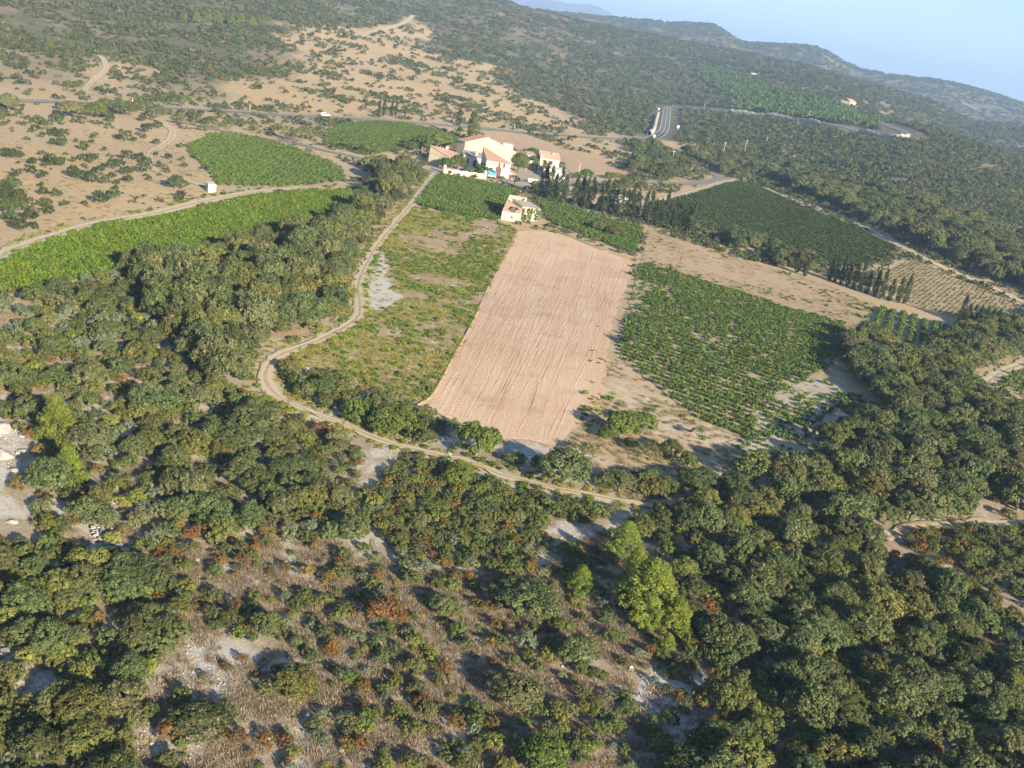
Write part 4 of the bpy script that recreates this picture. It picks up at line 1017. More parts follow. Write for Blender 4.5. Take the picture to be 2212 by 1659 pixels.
def scatter(name, X, Y, SX, meshes, idx, label, cat, zs=None, rz=None, parts=None, off=0.0):
    """one counted-by-nobody mass: points carrying shared plant meshes"""
    n = len(X)
    me = bpy.data.meshes.new(name)
    me.vertices.add(n)
    Z = terrain(X, Y) + off
    me.vertices.foreach_set('co', np.stack([X, Y, Z], -1).astype(np.float32).ravel())
    SX = np.asarray(SX)
    if SX.ndim == 1:
        SX = np.stack([SX * RNG.uniform(.85, 1.15, n), SX * RNG.uniform(.85, 1.15, n), SX * (RNG.uniform(.8, 1.2, n) if zs is None else np.asarray(zs))], -1)
    a = me.attributes.new('scl', 'FLOAT_VECTOR', 'POINT'); a.data.foreach_set('vector', SX.astype(np.float32).ravel())
    rot = np.zeros((n, 3), np.float32); rot[:, 2] = RNG.uniform(0, 6.28, n) if rz is None else rz
    a = me.attributes.new('rot', 'FLOAT_VECTOR', 'POINT'); a.data.foreach_set('vector', rot.ravel())
    a = me.attributes.new('pick', 'INT', 'POINT'); a.data.foreach_set('value', np.asarray(idx, np.int32))
    col = bpy.data.collections.new(name + '_kinds')
    for i, m in enumerate(meshes):
        col.objects.link(bpy.data.objects.new('%s_%02d' % (name, i), m))
    ng = bpy.data.node_groups.new(name, 'GeometryNodeTree')
    ng.interface.new_socket('Geometry', in_out='INPUT', socket_type='NodeSocketGeometry')
    ng.interface.new_socket('Geometry', in_out='OUTPUT', socket_type='NodeSocketGeometry')
    N = ng.nodes; gi = N.new('NodeGroupInput'); go = N.new('NodeGroupOutput')
    ip = N.new('GeometryNodeInstanceOnPoints'); ci = N.new('GeometryNodeCollectionInfo')
    ci.inputs['Collection'].default_value = col; ci.inputs['Separate Children'].default_value = True; ci.inputs['Reset Children'].default_value = True
    def at(nm, ty):
        q = N.new('GeometryNodeInputNamedAttribute'); q.data_type = ty; q.inputs[0].default_value = nm; return q.outputs[0]
    ng.links.new(gi.outputs[0], ip.inputs['Points']); ng.links.new(ci.outputs[0], ip.inputs['Instance'])
    ip.inputs['Pick Instance'].default_value = True
    ng.links.new(at('pick', 'INT'), ip.inputs['Instance Index'])
    ng.links.new(at('rot', 'FLOAT_VECTOR'), ip.inputs['Rotation'])
    ng.links.new(at('scl', 'FLOAT_VECTOR'), ip.inputs['Scale'])
    ng.links.new(ip.outputs[0], go.inputs[0])
    o = link(name, me); md = o.modifiers.new('plants', 'NODES'); md.node_group = ng
    tag(o, label, cat, None, 'stuff')
    return o
fx_, fy_, fs_, fd_ = FAR
pk = RNG.integers(0, 8, len(fx_))
rustp = RNG.uniform(size=len(fx_)) < np.where(vnoise(fx_, fy_, 40, 51) > .6, .05, .008)
pk = np.where(rustp, 8 + RNG.integers(0, 3, len(fx_)), pk)
scatter('garrigue_scrub', fx_, fy_, fs_, MESH['scrub_far'] + MESH['rust_far'], pk, 'low evergreen scrub covering the hillsides and dry slopes', 'scrub', zs=RNG.uniform(.8, 1.2, len(fx_)) * np.interp(fd_, [0, 900, 1800, 3400], [1, 1, .7, .5]))
P = np.array(pinep); x0, y0 = P.min(0); x1, y1 = P.max(0)
gx, gy = np.meshgrid(np.arange(x0, x1, 6.5), np.arange(y0, y1, 6.5)); gx = gx.ravel() + RNG.uniform(-2, 2, gx.size); gy = gy.ravel() + RNG.uniform(-2, 2, gy.size)
k = inpoly(gx, gy, pinep); gx, gy = gx[k], gy[k]
k = clear_of(gx, gy, np.full(len(gx), 3.0)); gx, gy = gx[k], gy[k]
scatter('pine_plantation', gx, gy, RNG.uniform(2.6, 4.2, len(gx)), MESH['pine_low'], RNG.integers(0, 4, len(gx)), 'young bright green pine plantation above the climbing road', 'pine wood', zs=RNG.uniform(.9, 1.3, len(gx)))

# individuals from the planting: the 300 that show largest of each kind, the rest as a mass
GROUPS = {'wood_left': 'the wood left of the dirt track', 'thicket_left': 'the thicket below the curved vineyard', 'slope_left': 'the wooded slope left of the footpath', 'thicket_middle': 'the thicket right of the footpath',
          'wood_right': 'the wood right of the large vineyard', 'wood_foreground': 'the wood in the lower right corner', 'thicket_right': 'the thicket between the two right-hand tracks', 'slope_corner': 'the thicket in the lower left corner',
          'slope_open': 'the open stony slope at the bottom', 'bank_field': 'the bank between the dirt track and the fallow field', 'bank_right': 'the bank below the pale vineyard corner', 'oaks_far_right': 'the oak belt beyond the dark vineyard',
          'roadside': 'the verges of the winding side road', 'hedge_back': 'the grove behind the cypress row', 'hedge_row': 'the hedge below the dark vineyard', 'lane_trees': 'the clump at the end of the farm lane',
          'road_trees': 'the roadside clump at far left', 'dry_slope': 'the dry open slope by the white shed', 'wall_shrubs': 'the top edge of the ploughed field'}
LOOK = {'holm_oak': ('grey green holm oak in ', 'oak tree', 'holm oaks in '), 'garrigue_shrub': ('green leafy shrub in ', 'shrub', 'green shrubs in '), 'rust_shrub': ('rust and orange leaved shrub in ', 'shrub', 'rust shrubs in '),
        'silver_shrub': ('pale silvery shrub in ', 'shrub', 'silver shrubs in '), 'juniper_bush': ('dark round bush on ', 'bush', 'round bushes on '), 'almond_tree': ('thin grey leaved tree in ', 'tree', 'grey leaved trees in '),
        'broadleaf_tree': ('bright green leafy tree in ', 'tree', 'leafy trees in ')}
SHORT = {'wood_left': 'the left wood', 'thicket_left': 'the upper left thicket', 'slope_left': 'the wooded left slope', 'thicket_middle': 'the middle thicket', 'wood_right': 'the right wood', 'wood_foreground': 'the lower right wood', 'thicket_right': 'the right thicket', 'slope_corner': 'the lower left thicket',
         'slope_open': 'the stony slope', 'bank_field': 'the field bank', 'bank_right': 'the lower bank', 'oaks_far_right': 'the far oak belt', 'roadside': 'the side road verge', 'hedge_back': 'the grove behind the cypresses', 'hedge_row': 'the vineyard hedge', 'lane_trees': 'the lane end clump', 'road_trees': 'the far roadside clump', 'dry_slope': 'the dry slope', 'wall_shrubs': 'the field top edge'}
MED = {'holm_oak': 2.1, 'garrigue_shrub': 1.1, 'rust_shrub': .75, 'silver_shrub': .8, 'juniper_bush': 1.5, 'almond_tree': 2.2, 'broadleaf_tree': 2.3}
NOUN = {'holm_oak': 'grey green oak to', 'garrigue_shrub': 'green shrub to', 'rust_shrub': 'rust coloured shrub to', 'silver_shrub': 'silvery shrub to', 'juniper_bush': 'dark round bush to', 'almond_tree': 'thin grey tree to', 'broadleaf_tree': 'bright leafy tree to'}
MARKS = [(580, 805, 'the sharp bend of the pale dirt track'), (420, 690, 'the biggest rounded oak of the left wood'), (785, 425, 'the narrow end of the curved vineyard'), (360, 755, 'the white rock ledge in the left wood'), (930, 378, 'the farm lane end'), (770, 640, 'the white marl strip by the track'), (560, 520, 'the lower middle edge of the curved vineyard'), (250, 585, 'the lower left edge of the curved vineyard'),
         (280, 640, 'the brown clearing in the left wood'), (20, 650, 'the left end of the curved vineyard'), (90, 730, 'the left picture edge above the tall pine'), (118, 900, 'the tall yellow green pine at left'), (150, 1020, 'the shorter bright pine at left'), (330, 850, 'the round pale oak on the left slope'), (545, 900, 'the grey green oak below the track bend'), (220, 900, 'the white rock in the slope gap'),
         (240, 1085, 'the pale rock under the slope oaks'), (430, 1040, 'the middle of the wooded left slope'), (620, 1150, 'the pale silvery shrub above the dry bank'), (700, 1000, 'the upper start of the footpath'), (790, 1130, 'the steep middle stretch of the footpath'), (215, 1170, 'the white stone heap on the left slope'), (40, 1200, 'the pale rocks at the left edge'), (100, 1480, 'the rounded white boulder at lower left'),
         (20, 1390, 'the grey rocks on the left picture edge'), (40, 1620, 'the bottom left picture corner'), (230, 1400, 'the dark thicket left of the stony patch'), (240, 1600, 'the bottom edge below the boulders'), (440, 1440, 'the white stony patch at lower left'), (370, 1580, 'the round orange shrub at lower left'), (575, 1340, 'the round pale green bush on the left slope'), (640, 1490, 'the dark oak bush right of the stony patch'),
         (820, 1310, 'the large rust brown shrub by the footpath'), (800, 1560, 'the bottom middle of the stony slope'), (960, 1440, 'the lower stretch of the footpath'), (930, 1120, 'the left part of the middle thicket'), (1080, 1130, 'the right part of the middle thicket'), (960, 1020, 'the bright green bush below the track'), (1130, 1390, 'the silvery shrub on the stony slope'), (1115, 1490, 'the wide low oak on the stony slope'),
         (1170, 1620, 'the dark glossy tree at the bottom edge'), (1210, 1145, 'the grey rock patch above the pines'), (1250, 1240, 'the young pine left of the pine clump'), (1385, 1240, 'the biggest pine of the pine clump'), (1440, 1420, 'the front tip of the pine clump'), (1350, 1560, 'the stony patch right of the open slope'), (1212, 1020, 'the wide dark oak over the track'), (1420, 1050, 'the lower end of the main track'), (830, 900, 'the large bush left of the ploughed field'), (690, 850, 'the inner side of the track bend'),
         (1580, 1120, 'the upper edge of the lower right wood'), (1700, 1060, 'the bottom tip of the pale vineyard corner'), (1600, 1300, 'the slim pine sapling right of the clump'), (1640, 1480, 'the left edge of the lower right wood'), (1600, 1620, 'the bottom edge right of the stony slope'), (1800, 1250, 'the middle of the lower right wood'), (1800, 1420, 'the heart of the lower right wood'), (1850, 1600, 'the bottom edge of the lower right wood'), (1960, 1200, 'the meeting of the reddish and pale tracks'), (2000, 1350, 'the wood below the reddish track'), (2080, 1260, 'the reddish track middle'), (2050, 1500, 'the dark right end of the lower wood'), (2150, 1620, 'the bottom right picture corner'), (2180, 1400, 'the right edge below the reddish track'),
         (2150, 1200, 'the thicket between the two right tracks'), (1880, 780, 'the top tip of the right wood'), (2020, 780, 'the wide-row vineyard corner'), (2130, 710, 'the short dark cypress clump'), (1860, 930, 'the pale vineyard corner edge'), (1960, 960, 'the middle of the right wood'), (2130, 900, 'the curving track at the right edge'), (2120, 1060, 'the right end of the right wood'), (1900, 1080, 'the lower part of the right wood'), (1780, 560, 'the lower corner of the dark vineyard'), (1640, 530, 'the hedge middle below the dark vineyard'),
         (1680, 400, 'the top corner of the dark vineyard'), (1850, 460, 'the far side of the dark vineyard'), (2050, 540, 'the track corner beyond the dark vineyard'), (1460, 360, 'the utility pole by the side road'), (1550, 360, 'the sharp turn of the side road'), (1310, 395, 'the grove behind the cypress row'), (200, 245, 'the far left roadside'), (457, 400, 'the white shed'), (350, 330, 'the looping dirt track'), (200, 330, 'the middle of the dry slope'), (60, 310, 'the upper left of the dry slope'), (50, 430, 'the left edge thicket of the dry slope'), (220, 420, 'the lower part of the dry slope')]
def grow(kind, x, y, sx, sy, sz, rz, label, cat, group, vi):
    z = tz(x, y)
    me = MESH[kind][vi % len(MESH[kind])]
    if kind in TRUNK:
        r = empty(kind, (x, y, z), rz); r.scale = (sx, sy, sz)
        link('trunk', TRUNK[kind], r); link('crown', me, r)
    else:
        r = link(kind if kind != 'weed' else 'yellow_shrub', me); r.location = (x, y, z); r.rotation_euler = (0, 0, rz); r.scale = (sx, sy, sz)
    tag(r, label, cat, group)
PL = {}
for p in PLANTS: PL.setdefault(p[0], []).append(p)
LIMIT = {'holm_oak': 290, 'garrigue_shrub': 295, 'rust_shrub': 250, 'silver_shrub': 120, 'juniper_bush': 120, 'almond_tree': 60, 'broadleaf_tree': 80}
MASS = {'holm_oak': ('oak_wood', 'remaining holm oaks merging into the woods', 'wood'), 'garrigue_shrub': ('shrub_thicket', 'dense green shrub undergrowth of the slopes and woods', 'undergrowth'),
        'rust_shrub': ('rust_undergrowth', 'small rust coloured undergrowth among the green shrubs', 'undergrowth'), 'silver_shrub': ('silver_undergrowth', 'small silvery undergrowth on the slopes', 'undergrowth'),
        'juniper_bush': ('bush_undergrowth', 'small dark bushes beyond the dry slope', 'undergrowth')}
for kind, ps in PL.items():
    A = np.array([[p[1], p[2], p[3]] for p in ps])
    Zp = terrain(A[:, 0], A[:, 1])
    px, py, w = proj(np.column_stack([A[:, 0], A[:, 1], Zp + A[:, 2] * .6]))
    vis = (w > 1) & (px > -15) & (px < 2227) & (py > -10) & (py < 1672)
    score = np.where(vis, A[:, 2] / np.maximum(w, 1), 0)
    order = np.argsort(-score)
    lim = LIMIT.get(kind, 100)
    pick = [i for i in order[:lim] if score[i] > 0]
    rest = [i for i in range(len(ps)) if i not in set(pick)]
    lk = LOOK[kind]; RANK = {}; ORD = {}; near_ = {}
    for i in pick:
        dq = [math.hypot(px[i] - a_, (py[i] - b_) * 1.3) for a_, b_, c_ in MARKS]; j_ = int(np.argmin(dq)); near_.setdefault(j_, []).append((dq[j_], i))
    for j_, q_ in near_.items():
        for r_, (dq_, i) in enumerate(sorted(q_)): ORD[(kind, j_, i)] = ordinal(r_ + 1)
    for i in pick:
        _, x, y, sx, sy, sz, rz, zone = ps[i]
        big = 'small ' if sx < MED[kind] * .8 else ('large ' if sx > MED[kind] * 1.22 else '')
        j_ = int(np.argmin([(px[i] - a_) ** 2 + ((py[i] - b_) * 1.3) ** 2 for a_, b_, c_ in MARKS])); RANK[(kind, j_)] = RANK.get((kind, j_), 0) + 1
        lab = (ORD[(kind, j_, i)] + ' ' + NOUN[kind] + ' ' + MARKS[j_][2]).strip()
        grow(kind, x, y, sx, sy, sz, rz, lab, lk[1], lk[2] + GROUPS[zone], int(RNG.integers(0, 99)))
    if rest and kind in MASS:
        Q = np.array([[ps[i][k] for k in (1, 2, 3, 4, 5, 6)] for i in rest])
        nm, lb, ct = MASS[kind]
        scatter(nm, Q[:, 0], Q[:, 1], Q[:, 2:5], MESH[kind], RNG.integers(0, len(MESH[kind]), len(Q)), lb, ct, rz=Q[:, 5])
CATS = {'poplar_tree': 'tree', 'pine_tree': 'pine', 'cypress_tree': 'cypress', 'holm_oak': 'oak tree', 'broadleaf_tree': 'tree', 'almond_tree': 'tree', 'umbrella_pine': 'pine', 'juniper_bush': 'bush'}
for i, (kind, x, y, s, label, zs, group, cat) in enumerate(SINGLE):
    k2 = {'pine_tree': .95, 'cypress_tree': 1.7}.get(kind, 1.0)
    if kind in ('cypress_tree', 'poplar_tree'): grow(kind, x, y, s * (2.1 if kind == 'poplar_tree' else 1.45), s * (2.1 if kind == 'poplar_tree' else 1.45), s * 1.6 * zs / .8, i * 1.3, label, cat or CATS.get(kind), group, i)
    else: grow(kind, x, y, s * k2, s * k2, s * k2 * zs, i * 1.3, label, cat or CATS.get(kind), group, i)

# ------------------------------------------------------------------ vines in rows
def rows(key, ang, row, gap, jx=.10):
    P = np.array(FW[key]); c = P.mean(0)
    u = np.array([math.cos(ang), math.sin(ang)]); v = np.array([-u[1], u[0]])
    q = (P - c) @ np.stack([u, v], -1)
    a, b = np.meshgrid(np.arange(q[:, 0].min(), q[:, 0].max(), gap), np.arange(q[:, 1].min(), q[:, 1].max(), row))
    a = a.ravel() + RNG.normal(0, jx, a.size); b = b.ravel() + RNG.normal(0, jx, b.size)
    X = c + a[:, None] * u + b[:, None] * v
    k = inpoly(X[:, 0], X[:, 1], FW[key])
    return X[k, 0], X[k, 1]
VINES = []
def vineyard(key, ang, row, gap, smin, smax, mat, lb, miss=.03, patch=0.0, hz=1.0):
    x, y = rows(key, ang, row, gap)
    keep = RNG.uniform(size=len(x)) > miss
    if patch: keep &= RNG.uniform(size=len(x)) > np.clip((vnoise(x, y, 13, 71) - (1 - patch)) * 5, 0, .95)
    ok = clear_of(x, y, np.zeros(len(x)), fields=False)
    x, y = x[keep & ok], y[keep & ok]
    VINES.append((key, x, y, RNG.uniform(smin, smax, len(x)), mat, lb, hz))
vineyard('v_long', dirang('v_long', 4, 8), 1.6, .9, .62, .88, 'vine_yellow', 'dense yellow green vines of the long curved vineyard', .02)
vineyard('v_shed', dirang('v_shed', 5, 8) , 1.8, 1.05, .65, .92, 'vine', 'bushy vines of the vineyard beside the white shed', .06, .18)
vineyard('v_back', dirang('v_back', 5, 6), 1.9, 1.1, .6, .85, 'vine', 'vines of the vineyard behind the farm lane', .06, .16)
vineyard('v_house', dirang('v_house', 0, 1), 1.8, 1.0, .62, .88, 'vine', 'dense vines in front of the farmhouse garden wall', .02)
vineyard('v_ruin', dirang('v_ruin', 0, 3), 1.8, 1.0, .62, .88, 'vine', 'vines of the strip beside the roofless ruin', .03)
vineyard('v_big', dirang('v_big', 0, 3), 2.0, .9, .56, .84, 'vine', 'vines of the large vineyard right of the ploughed field', .06, .21, .85)
vineyard('v_deep', dirang('v_deep', 3, 6), 2.35, .85, .56, .76, 'vine_dark', 'dark green vines beyond the cypress row', .01, 0, .9)
vineyard('v_young', dirang('v_young', 0, 2), 2.2, 1.5, .32, .48, 'vine', 'tiny newly planted vines on the tan plot', .05)
vineyard('v_rows', dirang('v_rows', 1, 10), 2.6, 1.1, .8, 1.05, 'vine', 'vines in wide rows by the oak wood', .02)
vineyard('v_sparse', dirang('v_big', 0, 3), 2.0, 1.4, .5, .85, 'vine', 'thin vines of the pale vineyard corner', .25, .50)
vineyard('v_edge', 0.4, 2.2, 1.4, .6, .95, 'vine', 'vines beside the curving track', .08, .2)
allv = np.concatenate([np.column_stack([x, y, s, np.full(len(x), i)]) for i, (k, x, y, s, m, l, h) in enumerate(VINES)])
px, py, w = proj(np.column_stack([allv[:, 0], allv[:, 1], terrain(allv[:, 0], allv[:, 1]) + .5]))
sc = np.where((px > 0) & (px < 2212) & (py > 0) & (py < 1659), allv[:, 2] / w, 0)
top = set(np.argsort(-sc)[:300].tolist())
base = 0
for i, (key, x, y, s, mat, lb, hz) in enumerate(VINES):
    ids = np.arange(base, base + len(x)); base += len(x)
    ind = np.array([j in top for j in ids], bool)
    for xx, yy, ss in zip(x[ind], y[ind], s[ind]):
        one = lb.replace('vines', 'vine', 1)
        o = link('grape_vine', MESH[mat][int(RNG.integers(0, 5))]); o.location = (xx, yy, tz(xx, yy) + .08); o.rotation_euler = (0, 0, RNG.uniform(0, 6.28)); o.scale = (ss, ss, ss * hz)
        tag(o, 'single ' + one, 'vine', 'vines of ' + key.replace('v_big', 'the large vineyard').replace('v_sparse', 'the pale vineyard corner').replace('v_edge', 'the edge vineyard').replace('v_rows', 'the wide-row vineyard').replace('v_long', 'the curved vineyard'))
    r = ~ind
    scatter('vineyard_vines', x[r], y[r], np.stack([s[r], s[r] * RNG.uniform(.85, 1.15, r.sum()), s[r] * hz * RNG.uniform(.85, 1.15, r.sum())], -1), MESH[mat], RNG.integers(0, 5, r.sum()), lb, 'vines', off=.08)

# weeds and dry grass
def fill(key_or_poly, sp, keep, noise_s, lo, seed):
    W = FW[key_or_poly] if isinstance(key_or_poly, str) else key_or_poly
    P = np.array(W); x0, y0 = P.min(0); x1, y1 = P.max(0)
    gx, gy = np.meshgrid(np.arange(x0, x1, sp), np.arange(y0, y1, sp)); gx = gx.ravel() + RNG.uniform(-.5, .5, gx.size) * sp; gy = gy.ravel() + RNG.uniform(-.5, .5, gy.size) * sp
    k = inpoly(gx, gy, W) & (RNG.uniform(size=gx.size) < keep * np.clip((vnoise(gx, gy, noise_s, seed) * .6 + vnoise(gx, gy, noise_s * .35, seed + 1) * .4 - lo) * 4, 0, 1))
    return gx[k], gy[k]
wx, wy = [], []
for a in (fill('fallow', .72, .95, 9, .24, 5), fill('strip', 1.1, .6, 8, .46, 8), fill('v_sparse', .9, .75, 10, .36, 9), fill(DRYW[0], 1.0, .55, 9, .42, 19)):
    k = clear_of(a[0], a[1], np.zeros(len(a[0])), fields=False)
    for rp in rockw[-1:]: k &= ~(inpoly(a[0], a[1], rp) & (RNG.uniform(size=len(k)) < .85))
    wx.append(a[0][k]); wy.append(a[1][k])
for nm_, rate_ in (('track_main', 7.0), ('track_lower', 9.0), ('track_vineyard', 4.0), ('track_edge', 1.5), ('track_pale', 1.5), ('track_right', 1.0)):
    L_, w_ = LW[nm_]; T_ = np.gradient(L_, axis=0); T_ /= np.linalg.norm(T_, axis=1)[:, None] + 1e-9; n_ = int(len(L_) * rate_); i_ = RNG.integers(0, len(L_), n_)
    o_ = (w_ + .1 + RNG.exponential(.9, n_)) * RNG.choice([-1, 1], n_)
    wx.append(L_[i_, 0] + T_[i_, 1] * o_); wy.append(L_[i_, 1] - T_[i_, 0] * o_)
wx, wy = np.concatenate(wx), np.concatenate(wy)
greenw = RNG.uniform(size=len(wx)) < np.where(vnoise(wx, wy, 14, 91) > .5, .45, .12)
pk = np.where(greenw, 5 + RNG.integers(0, 5, len(wx)), RNG.integers(0, 5, len(wx)))
scatter('field_weeds', wx, wy, RNG.uniform(.35, .8, len(wx)), MESH['weed'] + MESH['vine_yellow'], pk, 'yellow green weeds overgrowing the fallow field and stubble', 'weeds', zs=RNG.uniform(.35, .75, len(wx)), off=.08)
gxs, gys = [], []
for key in ('slope_open', 'thicket_left', 'slope_left', 'slope_corner', 'wood_foreground', 'thicket_middle', 'bank_field', 'bank_right', 'thicket_right'):
    for W in ZW[key]:
        a = fill(W, .62 if key == 'slope_open' else 1.1, .9, 6, .2, 13)
        k = clear_of(a[0], a[1], np.zeros(len(a[0])), skip=('footpath',))
        for rp in rockw: k &= ~(inpoly(a[0], a[1], rp) & (RNG.uniform(size=len(k)) < .55))
        gxs.append(a[0][k]); gys.append(a[1][k])
for W in (FW['strip'], FW['fallow'], FW['v_sparse'], DRYW[0]):
    a = fill(W, 1.25, .7, 7, .3, 17); k = clear_of(a[0], a[1], np.zeros(len(a[0])), fields=False) & ~inpoly(a[0], a[1], FW['plough']) & ~inpoly(a[0], a[1], FW['v_big']); gxs.append(a[0][k]); gys.append(a[1][k])
for W in SPW[1:2]:
    a = fill(W, 2.4, .6, 12, .3, 18); k = clear_of(a[0], a[1], np.zeros(len(a[0]))); gxs.append(a[0][k]); gys.append(a[1][k])
gxs, gys = np.concatenate(gxs), np.concatenate(gys)
scatter('dry_grass', gxs, gys, RNG.uniform(.4, .85, len(gxs)), MESH['tuft'], RNG.integers(0, 5, len(gxs)), 'dry straw coloured grass tufts between the shrubs', 'grass')


# ------------------------------------------------------------------ buildings
def plaster(name, a, b, stain=(.35, .27, .18)):
    t = NT(name); p = t.coord(); n = t.noise(.8, 6, p, .7); n2 = t.noise(5, 4, p)
    c = t.mix(n, a, b); c = t.mix(t.ramp(t.noise(.5, 5, t.coord((1, 1, .25)), .7), [(.52, 0), (.78, .5)]), c, stain)
    t.color(c); t.bump(n2, .25, .03); return t.m
M['white'] = plaster('white_render', (.52, .485, .42), (.59, .555, .49), (.42, .365, .29))
M['cream'] = plaster('cream_render', (.40, .335, .245), (.47, .40, .30), (.46, .38, .28))
M['stone'] = plaster('old_stone_wall', (.50, .43, .33), (.60, .53, .42), (.36, .29, .21))
M['shade_wall'] = plaster('shade_grey_render', (.40, .38, .36), (.47, .45, .42), (.33, .31, .29))  # shadow on the balcony house's left wall put into the grey
def tiles(name, a, b, c, ang=0.0):
    t = NT(name); p = t.coord((1, 1, 1), ang); w = t.node('ShaderNodeTexWave', wave_type='BANDS', bands_direction='X'); w.inputs['Scale'].default_value = 1.3
    t.link(p, w.inputs[0]); n = t.noise(1.1, 5, p, .7); n2 = t.noise(7, 3, p)
    col = t.mix(n, a, b); col = t.mix(t.ramp(n2, [(.5, 0), (.7, .7)]), col, c); t.color(col); t.bump(w.outputs['Fac'], .5, .08); return t.m
M['tile'] = tiles('terracotta_tiles', (.36, .20, .14), (.46, .29, .20), (.28, .18, .13))
M['tile_pink'] = tiles('pale_terracotta_tiles', (.46, .28, .20), (.54, .36, .26), (.36, .23, .17))
M['tile_grey'] = tiles('grey_fibre_sheets', (.27, .245, .215), (.33, .30, .27), (.22, .20, .17))
def flat(name, c, rough=.8):
    t = NT(name); n = t.noise(3, 4, t.coord()); t.color(t.mix(n, tuple(v * .8 for v in c), c)); t.b.inputs['Roughness'].default_value = rough; return t.m
M['pane'] = flat('dark_window_glass', (.03, .035, .04), .15); M['shutter'] = flat('brown_shutters', (.20, .075, .045)); M['door'] = flat('brown_gate_wood', (.16, .075, .05))
M['wood'] = flat('weathered_timber', (.34, .29, .22)); M['concrete'] = flat('pale_concrete', (.52, .50, .46)); M['pole'] = flat('pole_wood', (.47, .42, .33)); M['metal'] = flat('grey_metal', (.35, .36, .37), .5)
M['tarp'] = flat('blue_tarpaulin', (.03, .30, .62), .45); M['rubber'] = flat('black_rubber', (.02, .02, .02)); M['carpaint'] = flat('white_car_paint', (.78, .78, .78), .3); M['sign'] = flat('white_sign', (.8, .8, .8), .5)
M['ivy'] = leaf_mat('ivy_leaves', [(0, (.07, .13, .02)), (1, (.19, .26, .05))])
class Bld:
    def __init__(s, name, label, cat, o, group=None):
        s.o = Vector(o); s.r = empty(name, o); tag(s.r, label, cat, group)
    def mesh(s, name, V, F, mat, parent=None):
        bm = bmesh.new(); vs = [bm.verts.new(Vector(v) - s.o) for v in V]
        for f in F: bm.faces.new([vs[i] for i in f])
        return link(name, bm_mesh(name, bm, mat), parent or s.r)
    def prism(s, name, base, hts, mat, sink=.5, top=True, parent=None):
        n = len(base); z0 = min(b[2] for b in base) - sink
        V = [(b[0], b[1], z0) for b in base] + [(b[0], b[1], b[2] + h) for b, h in zip(base, hts)]
        F = [(i, (i + 1) % n, n + (i + 1) % n, n + i) for i in range(n)]
        if top: F.append(tuple(range(n, 2 * n)))
        return s.mesh(name, V, F, mat, parent)
    def slab(s, name, pts, th, mat, over=.25, up=.03, parent=None):
        P = [Vector(p) for p in pts]; c = sum(P, Vector()) / len(P)
        n = (P[1] - P[0]).cross(P[2] - P[0]).normalized()
        if n.z < 0: n = -n
        Q = [p + (p - c).normalized() * over + n * up for p in P]
        k = len(Q)
        V = Q + [q + n * th for q in Q]
        F = [tuple(range(k)), tuple(range(k, 2 * k))] + [(i, (i + 1) % k, k + (i + 1) % k, k + i) for i in range(k)]
        return s.mesh(name, V, F, mat, parent)
    def box(s, name, c, size, rz, mat, parent=None, bevel=0):
        bm = bmesh.new(); add_box(bm, Vector(c) - s.o, size, rz, bevel); return link(name, bm_mesh(name, bm, mat), parent or s.r)
    def window(s, A, B, sfrac, z, w, h, fmat, pmat, name='window', shut=None):
        A, B = Vector(A), Vector(B); d = (B - A); d.z = 0; rz = math.atan2(d.y, d.x); d.normalize()
        n = Vector((d.y, -d.x, 0))
        if n.dot(-A.xy.to_3d()) < 0: n = -n
        p = A + (B - A) * sfrac + Vector((0, 0, z))
        fr = s.box(name, p, (w + .22, .16, h + .22), rz, fmat)
        s.box('pane' if name == 'window' else 'panel', p + n * .06, (w, .12, h), rz, pmat, fr)
        if shut:
            for sg in (-1, 1): s.box('shutter', p + n * .1 + d * sg * (w * .78), (w * .5, .08, h), rz, shut, fr)
ZA = lambda x, y: (933.2 + .08594 * x, 285.1 + .08594 * y)
ZB = lambda x, y: (1106.0 + .0625 * x, 311.1 + .0625 * y)
ZC = lambda x, y: (1062.8 + .05469 * x, 406.1 + .05469 * y)
ZD = lambda x, y: (414.8 + .04688 * x, 345.6 + .04688 * y)
def up_(p, h): return Vector((p[0], p[1], p[2] + h))
def back(A, B, depth):
    d = Vector(B) - Vector(A); d.z = 0; d.normalize(); n = Vector((-d.y, d.x, 0))
    if n.y < 0: n = -n
    return n * depth
def at_base(x, y): return G(*(x, y))

# big barn with the cream gable
A, B_ = G(*ZA(768, 740)), G(*ZA(2075, 800))
def on_line(A, B, fx):          # point on A-B whose vertical passes survey column fx at the roof
    lo, hi = 0., 1.
    for _ in range(30):
        m = (lo + hi) / 2; p = A.lerp(B, m)
        if proj((p[0], p[1], p[2]))[0] < fx: lo = m
        else: hi = m
    return A.lerp(B, lo)
b = Bld('stone_barn', 'big barn with a broad cream gable wall behind the farmhouse', 'barn', A.lerp(B_, .5))
hA = lift(A, ZA(0, 258)[1]); Cc = on_line(A, B_, ZA(1300, 0)[0]); hC = lift(Cc, ZA(0, 140)[1]); hB = lift(B_, ZA(0, 520)[1])
dp = back(A, B_, 4.5)
V = [A, B_, up_(B_, hB), up_(Cc, hC), up_(A, hA)]; V[0] = up_(A, -.5); V[1] = up_(B_, -.5)
V = V + [Vector(v) + dp for v in V]
b.mesh('wall', V, [(0, 1, 2, 3, 4), (9, 8, 7, 6, 5), (0, 4, 9, 5), (1, 6, 7, 2)], M['cream'])
b.slab('roof', [up_(A, hA), up_(Cc, hC), up_(Cc, hC) + dp, up_(A, hA) + dp], .28, M['tile'], .35)
b.slab('roof', [up_(Cc, hC), up_(B_, hB), up_(B_, hB) + dp, up_(Cc, hC) + dp], .22, M['tile_pink'], .12)
A2, B2 = G(*ZA(1740, 640)), G(*ZA(1985, 680)); h2 = lift(A2, ZA(0, 292)[1]); d2 = back(A2, B2, 6)
